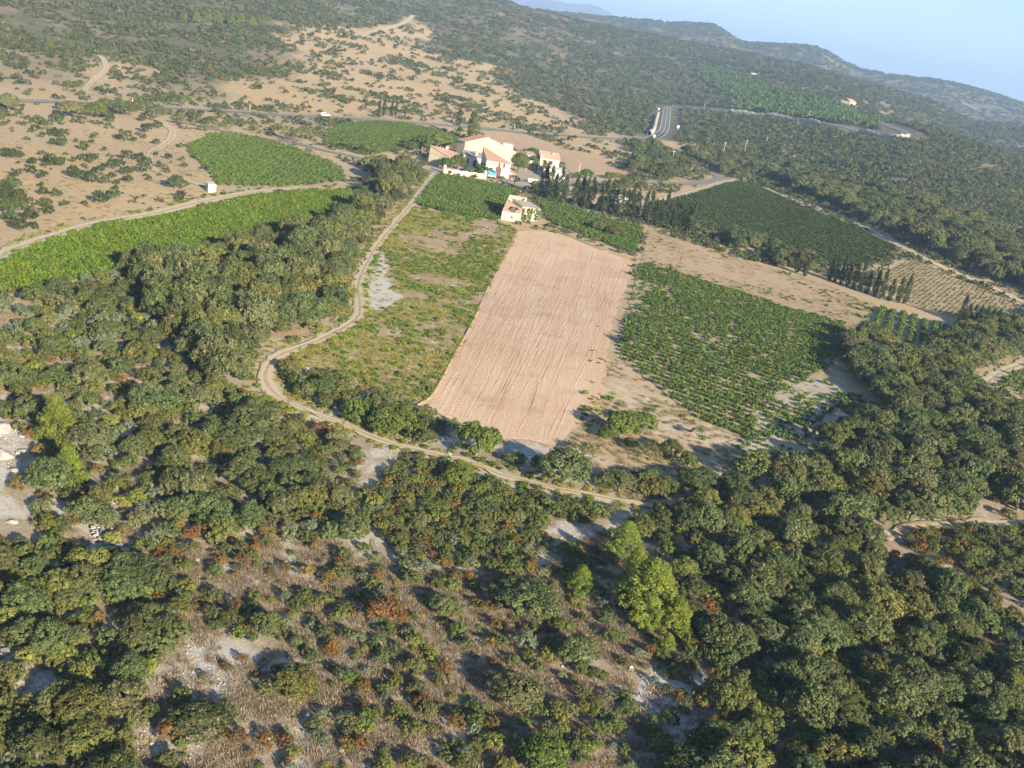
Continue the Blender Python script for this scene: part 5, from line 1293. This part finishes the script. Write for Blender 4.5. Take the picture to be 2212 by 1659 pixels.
b = Bld('white_annex', 'plain white block rising behind the right end of the barn', 'building', A2.lerp(B2, .5))
b.prism('wall', [A2, B2, B2 + d2, A2 + d2], [h2, h2 * .97, h2 * .97, h2], M['white'])
b.slab('roof', [up_(A2, h2), up_(B2, h2 * .97), up_(B2, h2 * .97) + d2, up_(A2, h2) + d2], .15, M['concrete'], .1)

# small tiled house on the left
A, B_ = G(*ZA(395, 835)), G(*ZA(740, 800))
b = Bld('tiled_house', 'small farmhouse with a worn terracotta roof at the left end', 'house', A.lerp(B_, .5))
he = lift(A, ZA(0, 632)[1]); he2 = lift(B_, ZA(0, 585)[1]); dp = back(A, B_, 8)
A3, B3 = A + dp, B_ + dp; hr = lift(A3, ZA(0, 348)[1]); hr2 = lift(B3, ZA(0, 418)[1])
b.prism('wall', [A, B_, B3, A3], [he, he2, hr2, hr], M['cream'])
b.slab('roof', [up_(A, he), up_(B_, he2), up_(B3, hr2), up_(A3, hr)], .2, M['tile_pink'], .3)
b.box('chimney', up_(B3.lerp(B_, .15), hr2 + .3), (.9, .9, 1.6), 0, M['white'])
for sf in (.3, .7): b.window(A, B_, sf, 1.9, .8, 1.3, M['white'], M['pane'], shut=M['shutter'])
A4, B4 = G(*ZA(205, 870)), G(*ZA(385, 850)); d4 = back(A4, B4, 5); h4 = lift(A4, ZA(0, 640)[1])
b.prism('side_wall', [A4, B4, B4 + d4, A4 + d4], [h4, h4 * .95, h4 * 1.05, h4 * 1.1], M['cream'])

# white wing
A, B_ = G(*ZA(762, 850)), G(*ZA(1345, 940)); dp = back(A, B_, 7)
b = Bld('white_wing', 'low white wing with dark windows joining the farm buildings', 'house', A.lerp(B_, .5))
h1, h2 = lift(A, ZA(0, 590)[1]), lift(B_, ZA(0, 695)[1])
b.prism('wall', [A, B_, B_ + dp, A + dp], [h1, h2, h2 + 1.1, h1 + 1.1], M['white'])
b.slab('roof', [up_(A, h1), up_(B_, h2), up_(B_, h2 + 1.1) + dp, up_(A, h1 + 1.1) + dp], .18, M['tile_grey'], .2)
b.window(A, B_, .20, h1 * .55, .7, 1.7, M['white'], M['pane'])
b.window(A, B_, .50, h1 * .40, 1.0, 2.2, M['white'], M['pane'], 'doorway')
b.box('chimney', up_(A.lerp(B_, .55) + dp * .25, h1 + 1.3), (.9, .8, 1.7), .3, M['cream'])

# tiled farmhouse with the arched gate
A, B_ = G(*ZA(1318, 1105)), G(*ZA(1918, 1195)); A3 = A + back(A, B_, 9.5) ; B3 = A3.lerp(B_ + back(A, B_, 9.5), .12)
b = Bld('tiled_farmhouse', 'two storey white farmhouse with a brown tiled roof and arched gate', 'house', A.lerp(B_, .5))
h1, h2, h3 = lift(A, ZA(0, 695)[1]), lift(B_, ZA(0, 808)[1]), lift(A3, ZA(0, 385)[1])
b.prism('wall', [A, B_, B3, A3], [h1, h2, h3 - .3, h3], M['white'])
b.slab('roof', [up_(A, h1), up_(B_, h2), up_(B3, h3 - .3), up_(A3, h3)], .22, M['tile'], .45)
b.window(A, B_, .54, h1 * .80, .75, 1.5, M['white'], M['shutter']); b.window(A, B_, .74, h1 * .80, .75, 1.5, M['white'], M['shutter'])
b.window(A, B_, .53, 1.6, 2.0, 3.1, M['stone'], M['door'], 'gate')
d = (B_ - A).normalized(); n = Vector((d.y, -d.x, 0)); n = n if n.y < 0 else -n
bm = bmesh.new(); c = A.lerp(B_, .53) + Vector((0, 0, 3.15)) - b.o
vs = [bm.verts.new(c + d * math.cos(a) * 1.15 + Vector((0, 0, math.sin(a) * .75)) + n * .13) for a in np.linspace(0, math.pi, 9)]; bm.faces.new(vs)
link('arch', bm_mesh('arch', bm, M['door']), b.r)
# lean-to
L1 = B_ + d * .02 + n * .02; L2 = G(*ZA(2068, 1225)); dp = back(L1, L2, 5)
b = Bld('lean_to', 'small white lean-to with a sloping roof beside the farmhouse', 'outbuilding', L1.lerp(L2, .5))
h1, h2 = lift(L1, ZA(0, 985)[1]), lift(L2, ZA(0, 1105)[1])
b.prism('wall', [L1, L2, L2 + dp, L1 + dp], [h1, h2, h2, h1], M['white'])
b.slab('roof', [up_(L1, h1), up_(L2, h2), up_(L2, h2) + dp, up_(L1, h1) + dp], .15, M['tile'], .15)
b.window(L1, L2, .2, 1.0, .8, 1.8, M['white'], M['shutter'], 'door'); b.window(L1, L2, .72, 1.5, .4, .4, M['white'], M['pane'])

# garden wall with end pillars
A, B_ = G(*ZA(300, 1045)), G(*ZA(1320, 1185)); h = lift(A.lerp(B_, .4), ZA(0, 1035)[1])
b = Bld('garden_wall', 'long low cream garden wall with an end pillar at each side', 'wall', A.lerp(B_, .5)); dp = back(A, B_, .45)
h = 1.75
n_ = 14; bm = bmesh.new()
for i in range(n_):
    p, q = A.lerp(B_, i / n_), A.lerp(B_, (i + 1) / n_)
    hh = h + .12 * math.sin(i * 2.1); rz = math.atan2(q.y - p.y, q.x - p.x)
    add_box(bm, (p + q) / 2 - b.o + Vector((0, 0, hh / 2 - .2)), ((q - p).length * 1.002, .45, hh + .4), rz)
link('coping', bm_mesh('coping', bm, M['stone']), b.r)
for P_ in (A, B_): b.box('pillar', P_ + Vector((0, 0, h * .75)), (1.0, 1.0, h * 1.9), math.atan2((B_ - A).y, (B_ - A).x), M['cream'], bevel=.12)

# trailer under the blue tarpaulin
p = G(*ZA(1475, 1165)); rz = math.atan2((B_ - A).y, (B_ - A).x)
b = Bld('covered_trailer', 'trailer under a bright blue tarpaulin beside the garden wall', 'trailer', p)
bm = bmesh.new(); rg = np.random.default_rng(4); nx, ny = 10, 8
vv = [[bm.verts.new(Matrix.Rotation(rz, 3, 'Z') @ Vector(((i / (nx - 1) - .5) * 3.3, (j / (ny - 1) - .5) * 2.2, (2.35 + .25 * math.sin(i * .9) - (.9 if i in (0, nx - 1) or j in (0, ny - 1) else 0) + rg.uniform(-.1, .1))))) for j in range(ny)] for i in range(nx)]
for i in range(nx - 1):
    for j in range(ny - 1): bm.faces.new((vv[i][j], vv[i + 1][j], vv[i + 1][j + 1], vv[i][j + 1]))
o = link('tarpaulin', bm_mesh('tarpaulin', bm, M['tarp']), b.r); sm = o.modifiers.new('thickness', 'SOLIDIFY'); sm.thickness = .04
b.box('bed', p + Vector((0, 0, 1.0)), (2.9, 1.8, .9), rz, M['metal'], bevel=.05)
for sx in (-.8, .8):
    for sy in (-.9, .9):
        bm = bmesh.new(); q = Matrix.Rotation(rz, 3, 'Z') @ Vector((sx, sy, .38)); u = Matrix.Rotation(rz, 3, 'Z') @ Vector((0, .12, 0))
        add_tube(bm, q - u, q + u, .38, .38, 14); link('wheel', bm_mesh('wheel', bm, M['rubber']), b.r)

# house with the balcony and white annex
A, B_ = G(*ZB(905, 960)), G(*ZB(1560, 1075)); dp = back(A, B_, 9)
b = Bld('balcony_house', 'house with pale terracotta roof and balcony right of the barn', 'house', A.lerp(B_, .5))
h1, h2 = lift(A, ZB(0, 420)[1]), lift(B_, ZB(0, 612)[1]); h1 = h2 = (h1 + h2) / 2
A3, B3 = A + dp, B_ + dp; Am, Bm = A + dp * .62, B_ + dp * .62
hr = lift(Am, ZB(0, 235)[1]); hr2 = hr
z = -.5
V = [up_(A, z), up_(B_, z), up_(B3, z), up_(A3, z), up_(A, h1), up_(B_, h2), up_(B3, h2), up_(A3, h1), up_(Am, hr), up_(Bm, hr2)]
b.mesh('wall', V, [(0, 1, 5, 4), (1, 2, 6, 9, 5), (2, 3, 7, 6), (3, 0, 4, 8, 7)], M['white'])
b.slab('roof', [up_(A, h1), up_(B_, h2), up_(Bm, hr2), up_(Am, hr)], .2, M['tile_pink'], .35)
b.slab('roof', [up_(Am, hr), up_(Bm, hr2), up_(B3, h2), up_(A3, h1)], .2, M['tile_pink'], .05)
b.box('chimney', up_(A.lerp(B_, .7) + dp * .4, hr - .2), (.7, .7, 1.3), 0, M['cream'])
b.box('chimney', up_(A.lerp(B_, .08) + dp * .1, h1 + .3), (.8, .8, 1.0), 0, M['white'])
for sf in (.25, .55): b.window(A, B_, sf, h1 * .75, .8, 1.3, M['white'], M['pane'], shut=M['shutter'])
P0, P1 = G(*ZB(470, 880)), G(*ZB(900, 960)); hb = 2.6
b.slab('balcony', [up_(P0, hb), up_(P1, hb), up_(P1, hb) + dp * .5, up_(P0, hb) + dp * .5], .2, M['concrete'], .02)
dd_ = P1 - P0; b.box('parapet', up_(P0.lerp(P1, .5), hb + .65), (dd_.length, .12, .9), math.atan2(dd_.y, dd_.x), M['white'])
for f_ in (.04, .96): b.box('post', up_(P0.lerp(P1, f_), hb / 2), (.25, .25, hb), 0, M['concrete'])
b.prism('shaded_wing', [P0 + dp * .5, P1 + dp * .5, P1 + dp * .95, P0 + dp * .95], [5.2, 5.2, 5.2, 5.2], M['shade_wall'])
b.slab('wing_roof', [up_(P0 + dp * .45, 5.2), up_(P1 + dp * .45, 5.5), up_(P1 + dp, 6.0), up_(P0 + dp, 5.6)], .2, M['tile_pink'], .2)
A, B_ = G(*ZB(1245, 1225)), G(*ZB(1800, 1330)); dp = back(A, B_, 7); 
b = Bld('white_block', 'bright white flat roofed block below the balcony house', 'building', A.lerp(B_, .5))
h1, h2 = lift(A, ZB(0, 885)[1]), lift(B_, ZB(0, 945)[1])
b.prism('wall', [A, B_, B_ + dp, A + dp], [h1, h2, h2, h1], M['white'])
b.slab('roof', [up_(A, h1), up_(B_, h2), up_(B_, h2) + dp, up_(A, h1) + dp], .2, M['white'], .12)
b.window(A, B_, .25, 2.2, .5, .5, M['white'], M['pane']); b.window(A, B_, .8, 2.0, .5, .5, M['white'], M['pane'])
A, B_ = G(*ZB(545, 1330)), G(*ZB(860, 1370)); dp = back(A, B_, .5)
b = Bld('yard_wall', 'short white wall beside the yard entrance', 'wall', A.lerp(B_, .5)); b.prism('coping', [A, B_, B_ + dp, A + dp], [1.5] * 4, M['white'])

# roofless ruin
A, B_ = G(*ZC(350, 1240)), G(*ZC(1055, 1375)); dep = 12.0; dp = back(A, B_, dep)
rb = Bld('roofless_ruin', 'roofless stone ruin with broken rafters beside the vineyard', 'ruin', A.lerp(B_, .5))
hf1, hf2 = lift(A, ZC(0, 905)[1]), lift(B_, ZC(0, 1030)[1])
A3, B3 = A + dp, B_ + dp
hb1, hb2 = lift(A3, ZC(0, 255)[1]), lift(B3, ZC(0, 385)[1])
hb1 = hb2 = (hb1 + hb2) / 2
th = .55
d = (B_ - A).normalized(); n = dp.normalized()
def wallseg(P, Q, hp, hq, inn, mat=M['stone'], name='wall'):
    return rb.prism(name, [P, Q, Q + inn, P + inn], [hp, hq, hq, hp], mat)
wallseg(A, B_, hf1, hf2, n * th); wallseg(A3, B3, hb1, hb2, -n * th, M['cream'])
wallseg(A + n * th, A3 - n * th, hf1 - .03, hb1 - .05, d * th); wallseg(B_ + n * th, B3 - n * th, hf2 - .03, hb2 - .05, -d * th)
def rp(u, v, dz=0.0):            # point on the old roof plane
    p = A.lerp(B_, u) + dp * v; return Vector((p.x, p.y, A.z + hf1 * (1 - u) + hf2 * u + (hb1 - hf1) * v + dz))
rb.prism('floor', [A + n * th + d * th, B_ + n * th - d * th, B3 - n * th - d * th, A3 - n * th + d * th], [.15] * 4, M['stone'])
Vv, Ff = [], []
rg = np.random.default_rng(9)
NU, NV = 16, 10
for j in range(NV):
    for i in range(NU):
        u0, u1, v0, v1 = i / NU, (i + 1) / NU, .03 + .5 * j / NV, .03 + .5 * (j + 1) / NV
        um, vm = (u0 + u1) / 2, (v0 + v1) / 2
        hole = (((um - .52) / .30) ** 2 + ((vm - .20) / .15) ** 2 < 1 + rg.uniform(-.25, .25)) or rg.uniform() < .06 or (vm > .46 and rg.uniform() < .4)
        if hole: continue
        z = rg.uniform(-.04, .06); k = len(Vv)
        Vv += [rp(u0, v0, z), rp(u1, v0, z), rp(u1, v1, z), rp(u0, v1, z), rp(u0, v0, z + .12), rp(u1, v0, z + .12), rp(u1, v1, z + .12), rp(u0, v1, z + .12)]
        Ff += [(k, k+1, k+2, k+3), (k+4, k+5, k+6, k+7), (k, k+1, k+5, k+4), (k+1, k+2, k+6, k+5), (k+2, k+3, k+7, k+6), (k+3, k, k+4, k+7)]
rb.mesh('broken_roof', Vv, Ff, M['tile_pink'])
for i in range(9):
    u = .1 + .8 * i / 8; bm = bmesh.new(); v0, v1 = .04 + rg.uniform(0, .05), .30 + rg.uniform(0, .22)
    add_tube(bm, rp(u, v0, -.12) - rb.o, rp(u + rg.uniform(-.04, .04), v1, -.1 - rg.uniform(0, .5)) - rb.o, .1, .09, 6); link('rafter', bm_mesh('rafter', bm, M['wood']), rb.r)
bm = bmesh.new(); c = A.lerp(B_, .58) + Vector((0, 0, hf1 * .48)) - n * .03 - rb.o; add_tube(bm, c - n * .05, c + n * .08, .28, .28, 16); link('round_opening', bm_mesh('round_opening', bm, M['pane']), rb.r)
# ruin's side room
A5, B5 = B_ + n * 3.2 + d * .03, G(*ZC(1835, 1305)); dp5 = back(A5, B5, 4.6)
sb = Bld('ruin_side_room', 'ivy covered side room with a grey roof attached to the ruin', 'outbuilding', A5.lerp(B5, .5))
h5, h6 = lift(A5, ZC(0, 735)[1]), lift(B5, ZC(0, 855)[1])
sb.prism('wall', [A5, B5, B5 + dp5, A5 + dp5], [h5, h6, h6 + .9, h5 + .9], M['stone'])
sb.slab('roof', [up_(A5, h5), up_(B5, h6), up_(B5, h6 + .9) + dp5, up_(A5, h5 + .9) + dp5], .16, M['tile_grey'], .25)
sb.window(A5, B5, .28, h5 * .68, .6, 1.0, M['stone'], M['pane']); sb.window(A5, B5, .66, h5 * .65, .6, 1.0, M['stone'], M['pane'])
sb.window(A5, B5, .2, .95, .9, 1.9, M['stone'], M['pane'], 'doorway')
cs = []
for k in range(120):
    u = rg.choice([rg.uniform(.30, .58), rg.uniform(.74, 1.0), rg.uniform(0, .1)]); hh = rg.uniform(.05, .95) * (h5 * .9)
    p = A5.lerp(B5, u) + Vector((0, 0, hh)) + (-dp5.normalized()) * .15; cs.append(p - sb.o)
dr = (B5 - A5).normalized()
for k in range(120):
    p = B5 + dp5 * rg.uniform(0, 1) + dr * .15 + Vector((0, 0, rg.uniform(.05, .98) * h6)); cs.append(p - sb.o)
Vl, Fl, tl = leaves(np.array([list(c) for c in cs]), .38, 22, .16, rg, bias=.6)
link('ivy', mesh_np('ivy', Vl, Fl, M['ivy'], tl), sb.r)

# white shed
A, B_ = G(*ZD(735, 1495)), G(*ZD(1092, 1530)); dp = back(A, B_, 2.6)
b = Bld('white_shed', 'small white cubic shed on the dry ground beside the vineyard', 'shed', A.lerp(B_, .5))
h1, h2 = lift(A, ZD(0, 1140)[1]), lift(B_, ZD(0, 1168)[1])
b.prism('wall', [A, B_, B_ + dp, A + dp], [h1, h2, h2 + .1, h1 + .1], M['white'])
b.slab('roof', [up_(A, h1), up_(B_, h2), up_(B_, h2 + .1) + dp, up_(A, h1 + .1) + dp], .12, M['concrete'], .1)
# white cabin behind the cypresses
A, B_ = G(1327, 438), G(1356, 441); dp = back(A, B_, 4)
b = Bld('white_cabin', 'low white cabin half hidden behind the cypress row', 'cabin', A.lerp(B_, .5)); h1 = lift(A, 426)
b.prism('wall', [A, B_, B_ + dp, A + dp], [h1, h1 * .9, h1 * .9, h1], M['white']); b.slab('roof', [up_(A, h1), up_(B_, h1 * .9), up_(B_, h1 * .9) + dp, up_(A, h1) + dp], .12, M['concrete'], .15)
# pump box beside the lane
p = G(845, 381); b = Bld('pump_box', 'tiny pale concrete box beside the lane end', 'hut', p); b.box('wall', p + Vector((0, 0, .8)), (1.8, 1.5, 1.7), .2, M['white']); b.box('roof', p + Vector((0, 0, 1.75)), (2.1, 1.8, .15), .2, M['concrete'])
# far farm on the hillside
A, B_ = G(1833, 233.5), G(1846, 236); dp = back(A, B_, 9)
b = Bld('hill_farm', 'distant cream farm with a red roof on the far hillside', 'house', A.lerp(B_, .5)); h1 = lift(A, 219)
b.prism('wall', [A, B_, B_ + dp, A + dp], [h1] * 4, M['cream'])
Am, Bm = A + dp * .5, B_ + dp * .5
b.slab('roof', [up_(A, h1), up_(B_, h1), up_(Bm, h1 + 2), up_(Am, h1 + 2)], .3, M['tile_pink'], .4); b.slab('roof', [up_(Am, h1 + 2), up_(Bm, h1 + 2), up_(B_, h1) + dp, up_(A, h1) + dp], .3, M['tile_pink'], .1)
for sf in (.3, .7): b.window(A, B_, sf, h1 * .5, 1.0, 1.6, M['white'], M['pane'])
A2, B2 = G(1847, 237), G(1856, 239); d2 = back(A2, B2, 7); h2 = lift(A2, 230)
b.prism('side_wing', [A2, B2, B2 + d2, A2 + d2], [h2, h2, h2, h2], M['white']); b.slab('side_roof', [up_(A2, h2), up_(B2, h2), up_(B2, h2 + 1) + d2, up_(A2, h2 + 1) + d2], .3, M['tile'], .3)
p = G(1628, 165); b = Bld('hill_hut', 'tiny distant white hut above the pine plantation', 'hut', p); b.box('wall', p + Vector((0, 0, 1.6)), (9, 5, 3.6), .2, M['white']); b.box('roof', p + Vector((0, 0, 3.6)), (9.8, 5.8, .4), .2, M['concrete'])

# ------------------------------------------------------------------ poles, signs, car, walls, rocks
def pole(fx, fy, ftop, label, cross=True):
    p = G(fx, fy); h = lift(p, ftop)
    r = empty('utility_pole', p); tag(r, label, 'pole')
    bm = bmesh.new(); add_tube(bm, (0, 0, -.4), (0, 0, h), .19, .13, 8); link('post', bm_mesh('post', bm, M['pole']), r)
    if cross and h > 6:
        bm = bmesh.new(); add_box(bm, (0, 0, h - .5), (1.7, .14, .14), .5); c = link('crossarm', bm_mesh('crossarm', bm, M['pole']), r)
        for s_ in (-.75, 0, .75):
            bm = bmesh.new(); q = Matrix.Rotation(.5, 3, 'Z') @ Vector((s_, 0, 0)); add_tube(bm, (q.x, q.y, h - .43), (q.x, q.y, h - .15), .06, .05, 6); link('insulator', bm_mesh('insulator', bm, M['sign']), c)
pole(1448.9, 361, 325, 'pale utility pole beside the winding side road')
pole(1561, 336, 307, 'pale utility pole on the dry strip above the side road')
pole(1607.6, 331, 302, 'pale utility pole among the scrub right of the dry strip')
pole(1746, 257, 238.6, 'tallest distant pole below the pine plantation')
pole(1723, 269, 258.7, 'short distant pole just below the climbing road')
pole(1800, 224, 211, 'distant pole above the pine plantation near the hill farm')
pole(1655, 309, 296, 'slim pole standing alone in the scrub')
pole(1520.7, 233, 224, 'pole beside the road bend before the dark pines')
pole(1168.5, 377, 348.6, 'pole standing between the farm trees and the white block')
pole(1248.7, 379, 351.4, 'pole right of the white block behind the cypresses')
pole(1110.4, 281, 268, 'pole beside the road behind the harrowed field')
pole(285.6, 230, 210, 'pole beside the far left stretch of road')
pole(539, 240, 222, 'pole beside the road left of the white car', False)
def sign(fx, fy, ftop, w, label, round_=False):
    p = G(fx, fy); h = max(1.6, lift(p, ftop)); r = empty('road_sign', p); tag(r, label, 'sign')
    bm = bmesh.new(); add_tube(bm, (0, 0, -.2), (0, 0, h), .06, .06, 6); link('post', bm_mesh('post', bm, M['metal']), r)
    bm = bmesh.new()
    if round_: add_tube(bm, (0, -.1, h), (0, -.06, h), w / 2, w / 2, 18)
    else: add_box(bm, (0, -.08, h), (w, .05, w * 1.25), .2, .02)
    link('sign_plate', bm_mesh('sign_plate', bm, M['sign']), r)
sign(1464, 279, 274, 1.5, 'white road sign right of the two-lane road')
sign(1422.5, 240, 235, 1.3, 'round white road sign at the far end of the two-lane road', True)
sign(1412.5, 300, 296, 1.2, 'small white sign at the road junction')

# white car on the road
p = G(702, 253); ln = LW['road_main'][0]; i = int(np.argmin(np.hypot(ln[:, 0] - p.x, ln[:, 1] - p.y))); tv = ln[i + 1] - ln[i - 1]
car = empty('parked_car', (ln[i][0], ln[i][1], tz(*ln[i]) + .21), math.atan2(tv[1], tv[0])); tag(car, 'small white car on the road behind the vineyards', 'car')
car.scale = (1.15, 1.15, 1.15)
def car_body(prof, y, name, mat, parent):
    bm = bmesh.new(); L = [[bm.verts.new((x, s_ * y * (1 if z < .85 else .86), z)) for x, z in prof] for s_ in (-1, 1)]
    bm.faces.new(L[0]); bm.faces.new(L[1][::-1])
    for k in range(len(prof)): bm.faces.new((L[0][k], L[0][(k + 1) % len(prof)], L[1][(k + 1) % len(prof)], L[1][k]))
    bmesh.ops.bevel(bm, geom=list(bm.edges), offset=.06, segments=2, affect='EDGES'); return link(name, bm_mesh(name, bm, mat, True), parent)
car_body([(-2.0, .35), (-2.05, .75), (-1.85, 1.0), (-1.55, 1.45), (.15, 1.5), (.75, 1.02), (1.75, .88), (2.0, .7), (2.0, .35)], .86, 'body', M['carpaint'], car)
for s_ in (-1, 1):
    bm = bmesh.new(); vs = [bm.verts.new((x, s_ * .865, z)) for x, z in ((-1.5, 1.02), (-1.35, 1.36), (.1, 1.40), (.55, 1.04))]; bm.faces.new(vs); bmesh.ops.solidify(bm, geom=bm.faces[:], thickness=.03); link('side_window', bm_mesh('side_window', bm, M['pane']), car)
    for x in (-1.25, 1.25):
        bm = bmesh.new(); add_tube(bm, (x, s_ * .72, .33), (x, s_ * .9, .33), .33, .33, 16); w_ = link('wheel', bm_mesh('wheel', bm, M['rubber']), car)
        bm = bmesh.new(); add_tube(bm, (x, s_ * .9, .33), (x, s_ * .915, .33), .2, .2, 12); link('rim', bm_mesh('rim', bm, M['metal']), w_)
    bm = bmesh.new(); add_box(bm, (1.97, s_ * .6, .68), (.08, .35, .16), 0, .02); link('headlight', bm_mesh('headlight', bm, M['sign']), car)
bm = bmesh.new(); vs = [bm.verts.new(v) for v in ((.2, -.7, 1.47), (.2, .7, 1.47), (.74, .72, 1.06), (.74, -.72, 1.06))]; bm.faces.new(vs); bmesh.ops.solidify(bm, geom=bm.faces[:], thickness=-.03); link('windscreen', bm_mesh('windscreen', bm, M['pane']), car)

t = NT('limestone'); p_ = t.coord(); n = t.noise(1.2, 6, p_, .7); t.color(t.mix(t.ramp(n, [(.3, 0), (.7, 1)]), (.26, .24, .205), (.48, .445, .39))); t.bump(t.noise(4, 6, p_, .7), .7, .12); M['limestone'] = t.m
def wall_strip(name, pts, h, th, off, mat, label, cat):
    L = np.array(smooth_line(GP(pts), 2.0)); T = np.gradient(L, axis=0); T /= np.linalg.norm(T, axis=1)[:, None]; N = np.stack([T[:, 1], -T[:, 0]], -1)
    c = L + N * off; rg = np.random.default_rng(len(L))
    hh = h * (1 + .25 * np.sin(np.arange(len(L)) * .35) + rg.uniform(-.2, .2, len(L)))
    a, b = c - N * th / 2, c + N * th / 2
    za, zb = terrain(a[:, 0], a[:, 1]), terrain(b[:, 0], b[:, 1])
    V = np.stack([np.column_stack([a, za - 1.0]), np.column_stack([a, za + hh]), np.column_stack([b, zb + hh * .95]), np.column_stack([b, zb - 1.0])], 1)
    n = len(L); idx = np.arange(n * 4).reshape(n, 4); F = []
    for k in range(4): F.append(np.stack([idx[:-1, k], idx[:-1, (k + 1) % 4], idx[1:, (k + 1) % 4], idx[1:, k]], -1))
    tag(link(name, mesh_np(name, V.reshape(-1, 3), np.concatenate(F), mat)), label, cat)
wall_strip('retaining_wall', [(1578, 243.5), (1640, 250.5), (1704, 258.5), (1781, 270)], 3.0, 1.0, 0, M['limestone'], 'pale stone retaining wall along the climbing road', 'wall')
wall_strip('retaining_wall', [(1855, 286), (1915, 297.5), (1950, 299.5), (1963, 296)], 2.6, 1.0, 0, M['limestone'], 'pale stone wall carrying the distant hairpin bend', 'wall')
wall_strip('rock_cutting', [(1402, 292), (1411, 283), (1416, 265), (1420, 250)], 2.2, 2.4, 0, M['limestone'], 'bare rock cutting left of the two-lane road', 'rock')
wall_strip('dry_stone_wall', [(1180, 492), (1230, 512), (1290, 537), (1335, 553), (1362, 562)], .4, .7, 0, M['fallow'], 'tumbled dry stone wall along the top of the ploughed field', 'wall')
wall_strip('field_bank', [(882, 884), (926, 861), (949, 828), (985, 759), (1017, 703), (1055, 619)], .16, .5, 0, M['strip'], 'narrow earth bank between fallow and ploughed fields', 'bank')

BO = []
for i in range(5):
    bm = bmesh.new(); bmesh.ops.create_icosphere(bm, subdivisions=3, radius=1.0); rg = np.random.default_rng(60 + i)
    pl = [(Vector(rg.normal(size=3)).normalized(), rg.uniform(.55, .9)) for _ in range(9)]
    for v in bm.verts:
        for nn_, dd__ in pl:
            e = v.co.dot(nn_) - dd__
            if e > 0: v.co -= nn_ * e * .9
        v.co += v.co.normalized() * rg.uniform(-.03, .03); v.co.z = v.co.z * .7 + .25
    BO.append(bm_mesh('boulder', bm, M['limestone']))
BL = [(37, 1020, 34, 'largest pale boulder beside the reddish shrub'), (52, 940, 22, 'pale boulder high in the left gully'), (54, 975, 24, 'pale boulder midway down the left gully'), (5, 930, 46, 'broad white rock face cut by the left picture edge'),
      (4, 985, 44, 'lower white rock face at the left picture edge'), (101, 1478, 24, 'rounded white boulder among the lower left shrubs'), (65, 1498, 30, 'long white boulder below the rounded one'), (40, 1472, 18, 'small white rock left of the rounded boulder'),
      (64, 1518, 26, 'pale rock at the foot of the long boulder'), (134, 1508, 15, 'small grey rock right of the boulder patch'), (175, 1466, 14, 'small rock hidden among rust shrubs'), (17, 1378, 30, 'grey rock at the lower left picture edge'), (7, 1412, 28, 'second grey rock below it at the picture edge'),
      (30, 1640, 36, 'big grey rock near the bottom left corner'), (77, 1115, 20, 'white rock above the stone heap'), (28, 1128, 22, 'pale rock left of the stone heap'), (480, 1512, 24, 'cream rock at the tip of the white stony patch'),
      (215, 897, 26, 'white rock in a gap of the slope wood'), (285, 932, 24, 'pale rock above the grey rock in the slope gap'), (292, 962, 22, 'grey rock in the shaded slope gap'), (242, 1083, 26, 'pale rock under the lower slope oaks'), (170, 655, 12, 'small pale rock in the left thicket clearing'),
      (970, 980, 12, 'white stone beside the track under the round tree'), (1268, 985, 22, 'white rock below the pale olive tree')]
for i, (fx, fy, w, lb) in enumerate(BL):
    p = G(fx, fy); s = w / 2 / fpx(p); o = link('limestone_boulder', BO[i % 5]); o.location = p - Vector((0, 0, s * .15)); o.rotation_euler = (0, 0, i * 1.7); o.scale = (s * 1.15, s * .85, s * .8); tag(o, lb, 'rock', 'limestone boulders')
hp = [(v.x, v.y) for v in GP([(192, 1140), (232, 1126), (264, 1178), (258, 1214), (222, 1196)])]
a = fill(hp, .42, .9, 3, .05, 43); p0_ = Vector((float(np.mean(a[0])), float(np.mean(a[1])), 0)); p0_.z = tz(p0_.x, p0_.y)
heap = empty('stone_heap', p0_); tag(heap, 'heap of loose white stones on the left slope', 'stone heap')
for i, (x, y) in enumerate(zip(a[0][:240], a[1][:240])):
    o = link('stone', BO[i % 5], heap); sz = float(RNG.uniform(.12, .34)); o.location = (x - p0_.x, y - p0_.y, tz(x, y) - p0_.z + float(RNG.uniform(0, .25))); o.rotation_euler = (float(RNG.uniform(-.4, .4)), 0, i * 2.1); o.scale = (sz, sz * .8, sz * .75)
rx, ry = [], []
for rpw in rockw[:-1]:
    a = fill(rpw, .42, .6, 3, .25, 44); rx.append(a[0]); ry.append(a[1])
a = fill(ZW['slope_open'][0], 1.1, .35, 6, .45, 46); rx.append(a[0]); ry.append(a[1])
rx, ry = np.concatenate(rx), np.concatenate(ry)
k = clear_of(rx, ry, np.zeros(len(rx))); rx, ry = rx[k], ry[k]
scatter('limestone_rubble', rx, ry, RNG.uniform(.03, .13, len(rx)) * np.where(RNG.uniform(size=len(rx)) < .06, 2.2, 1), BO, RNG.integers(0, 5, len(rx)), 'small white limestone rubble strewn on the bare patches', 'rubble')

# ------------------------------------------------------------------ the hazy air
bm = bmesh.new()
add_box(bm, (-1000, 7000, 190), (30000, 21000, 620))
hz = bm_mesh('haze', bm)
hm = bpy.data.materials.new('haze_air'); hm.use_nodes = True; hn = hm.node_tree; hn.nodes.clear()
ho = hn.nodes.new('ShaderNodeOutputMaterial'); pv = hn.nodes.new('ShaderNodeVolumePrincipled')
pv.inputs['Color'].default_value = (.37, .55, .86, 1); pv.inputs['Density'].default_value = 0.00018; pv.inputs['Anisotropy'].default_value = 0.0
hn.links.new(pv.outputs[0], ho.inputs['Volume']); hz.materials.append(hm)
tag(link('haze', hz), 'thin pale summer haze over the valley', 'haze', None, 'stuff')
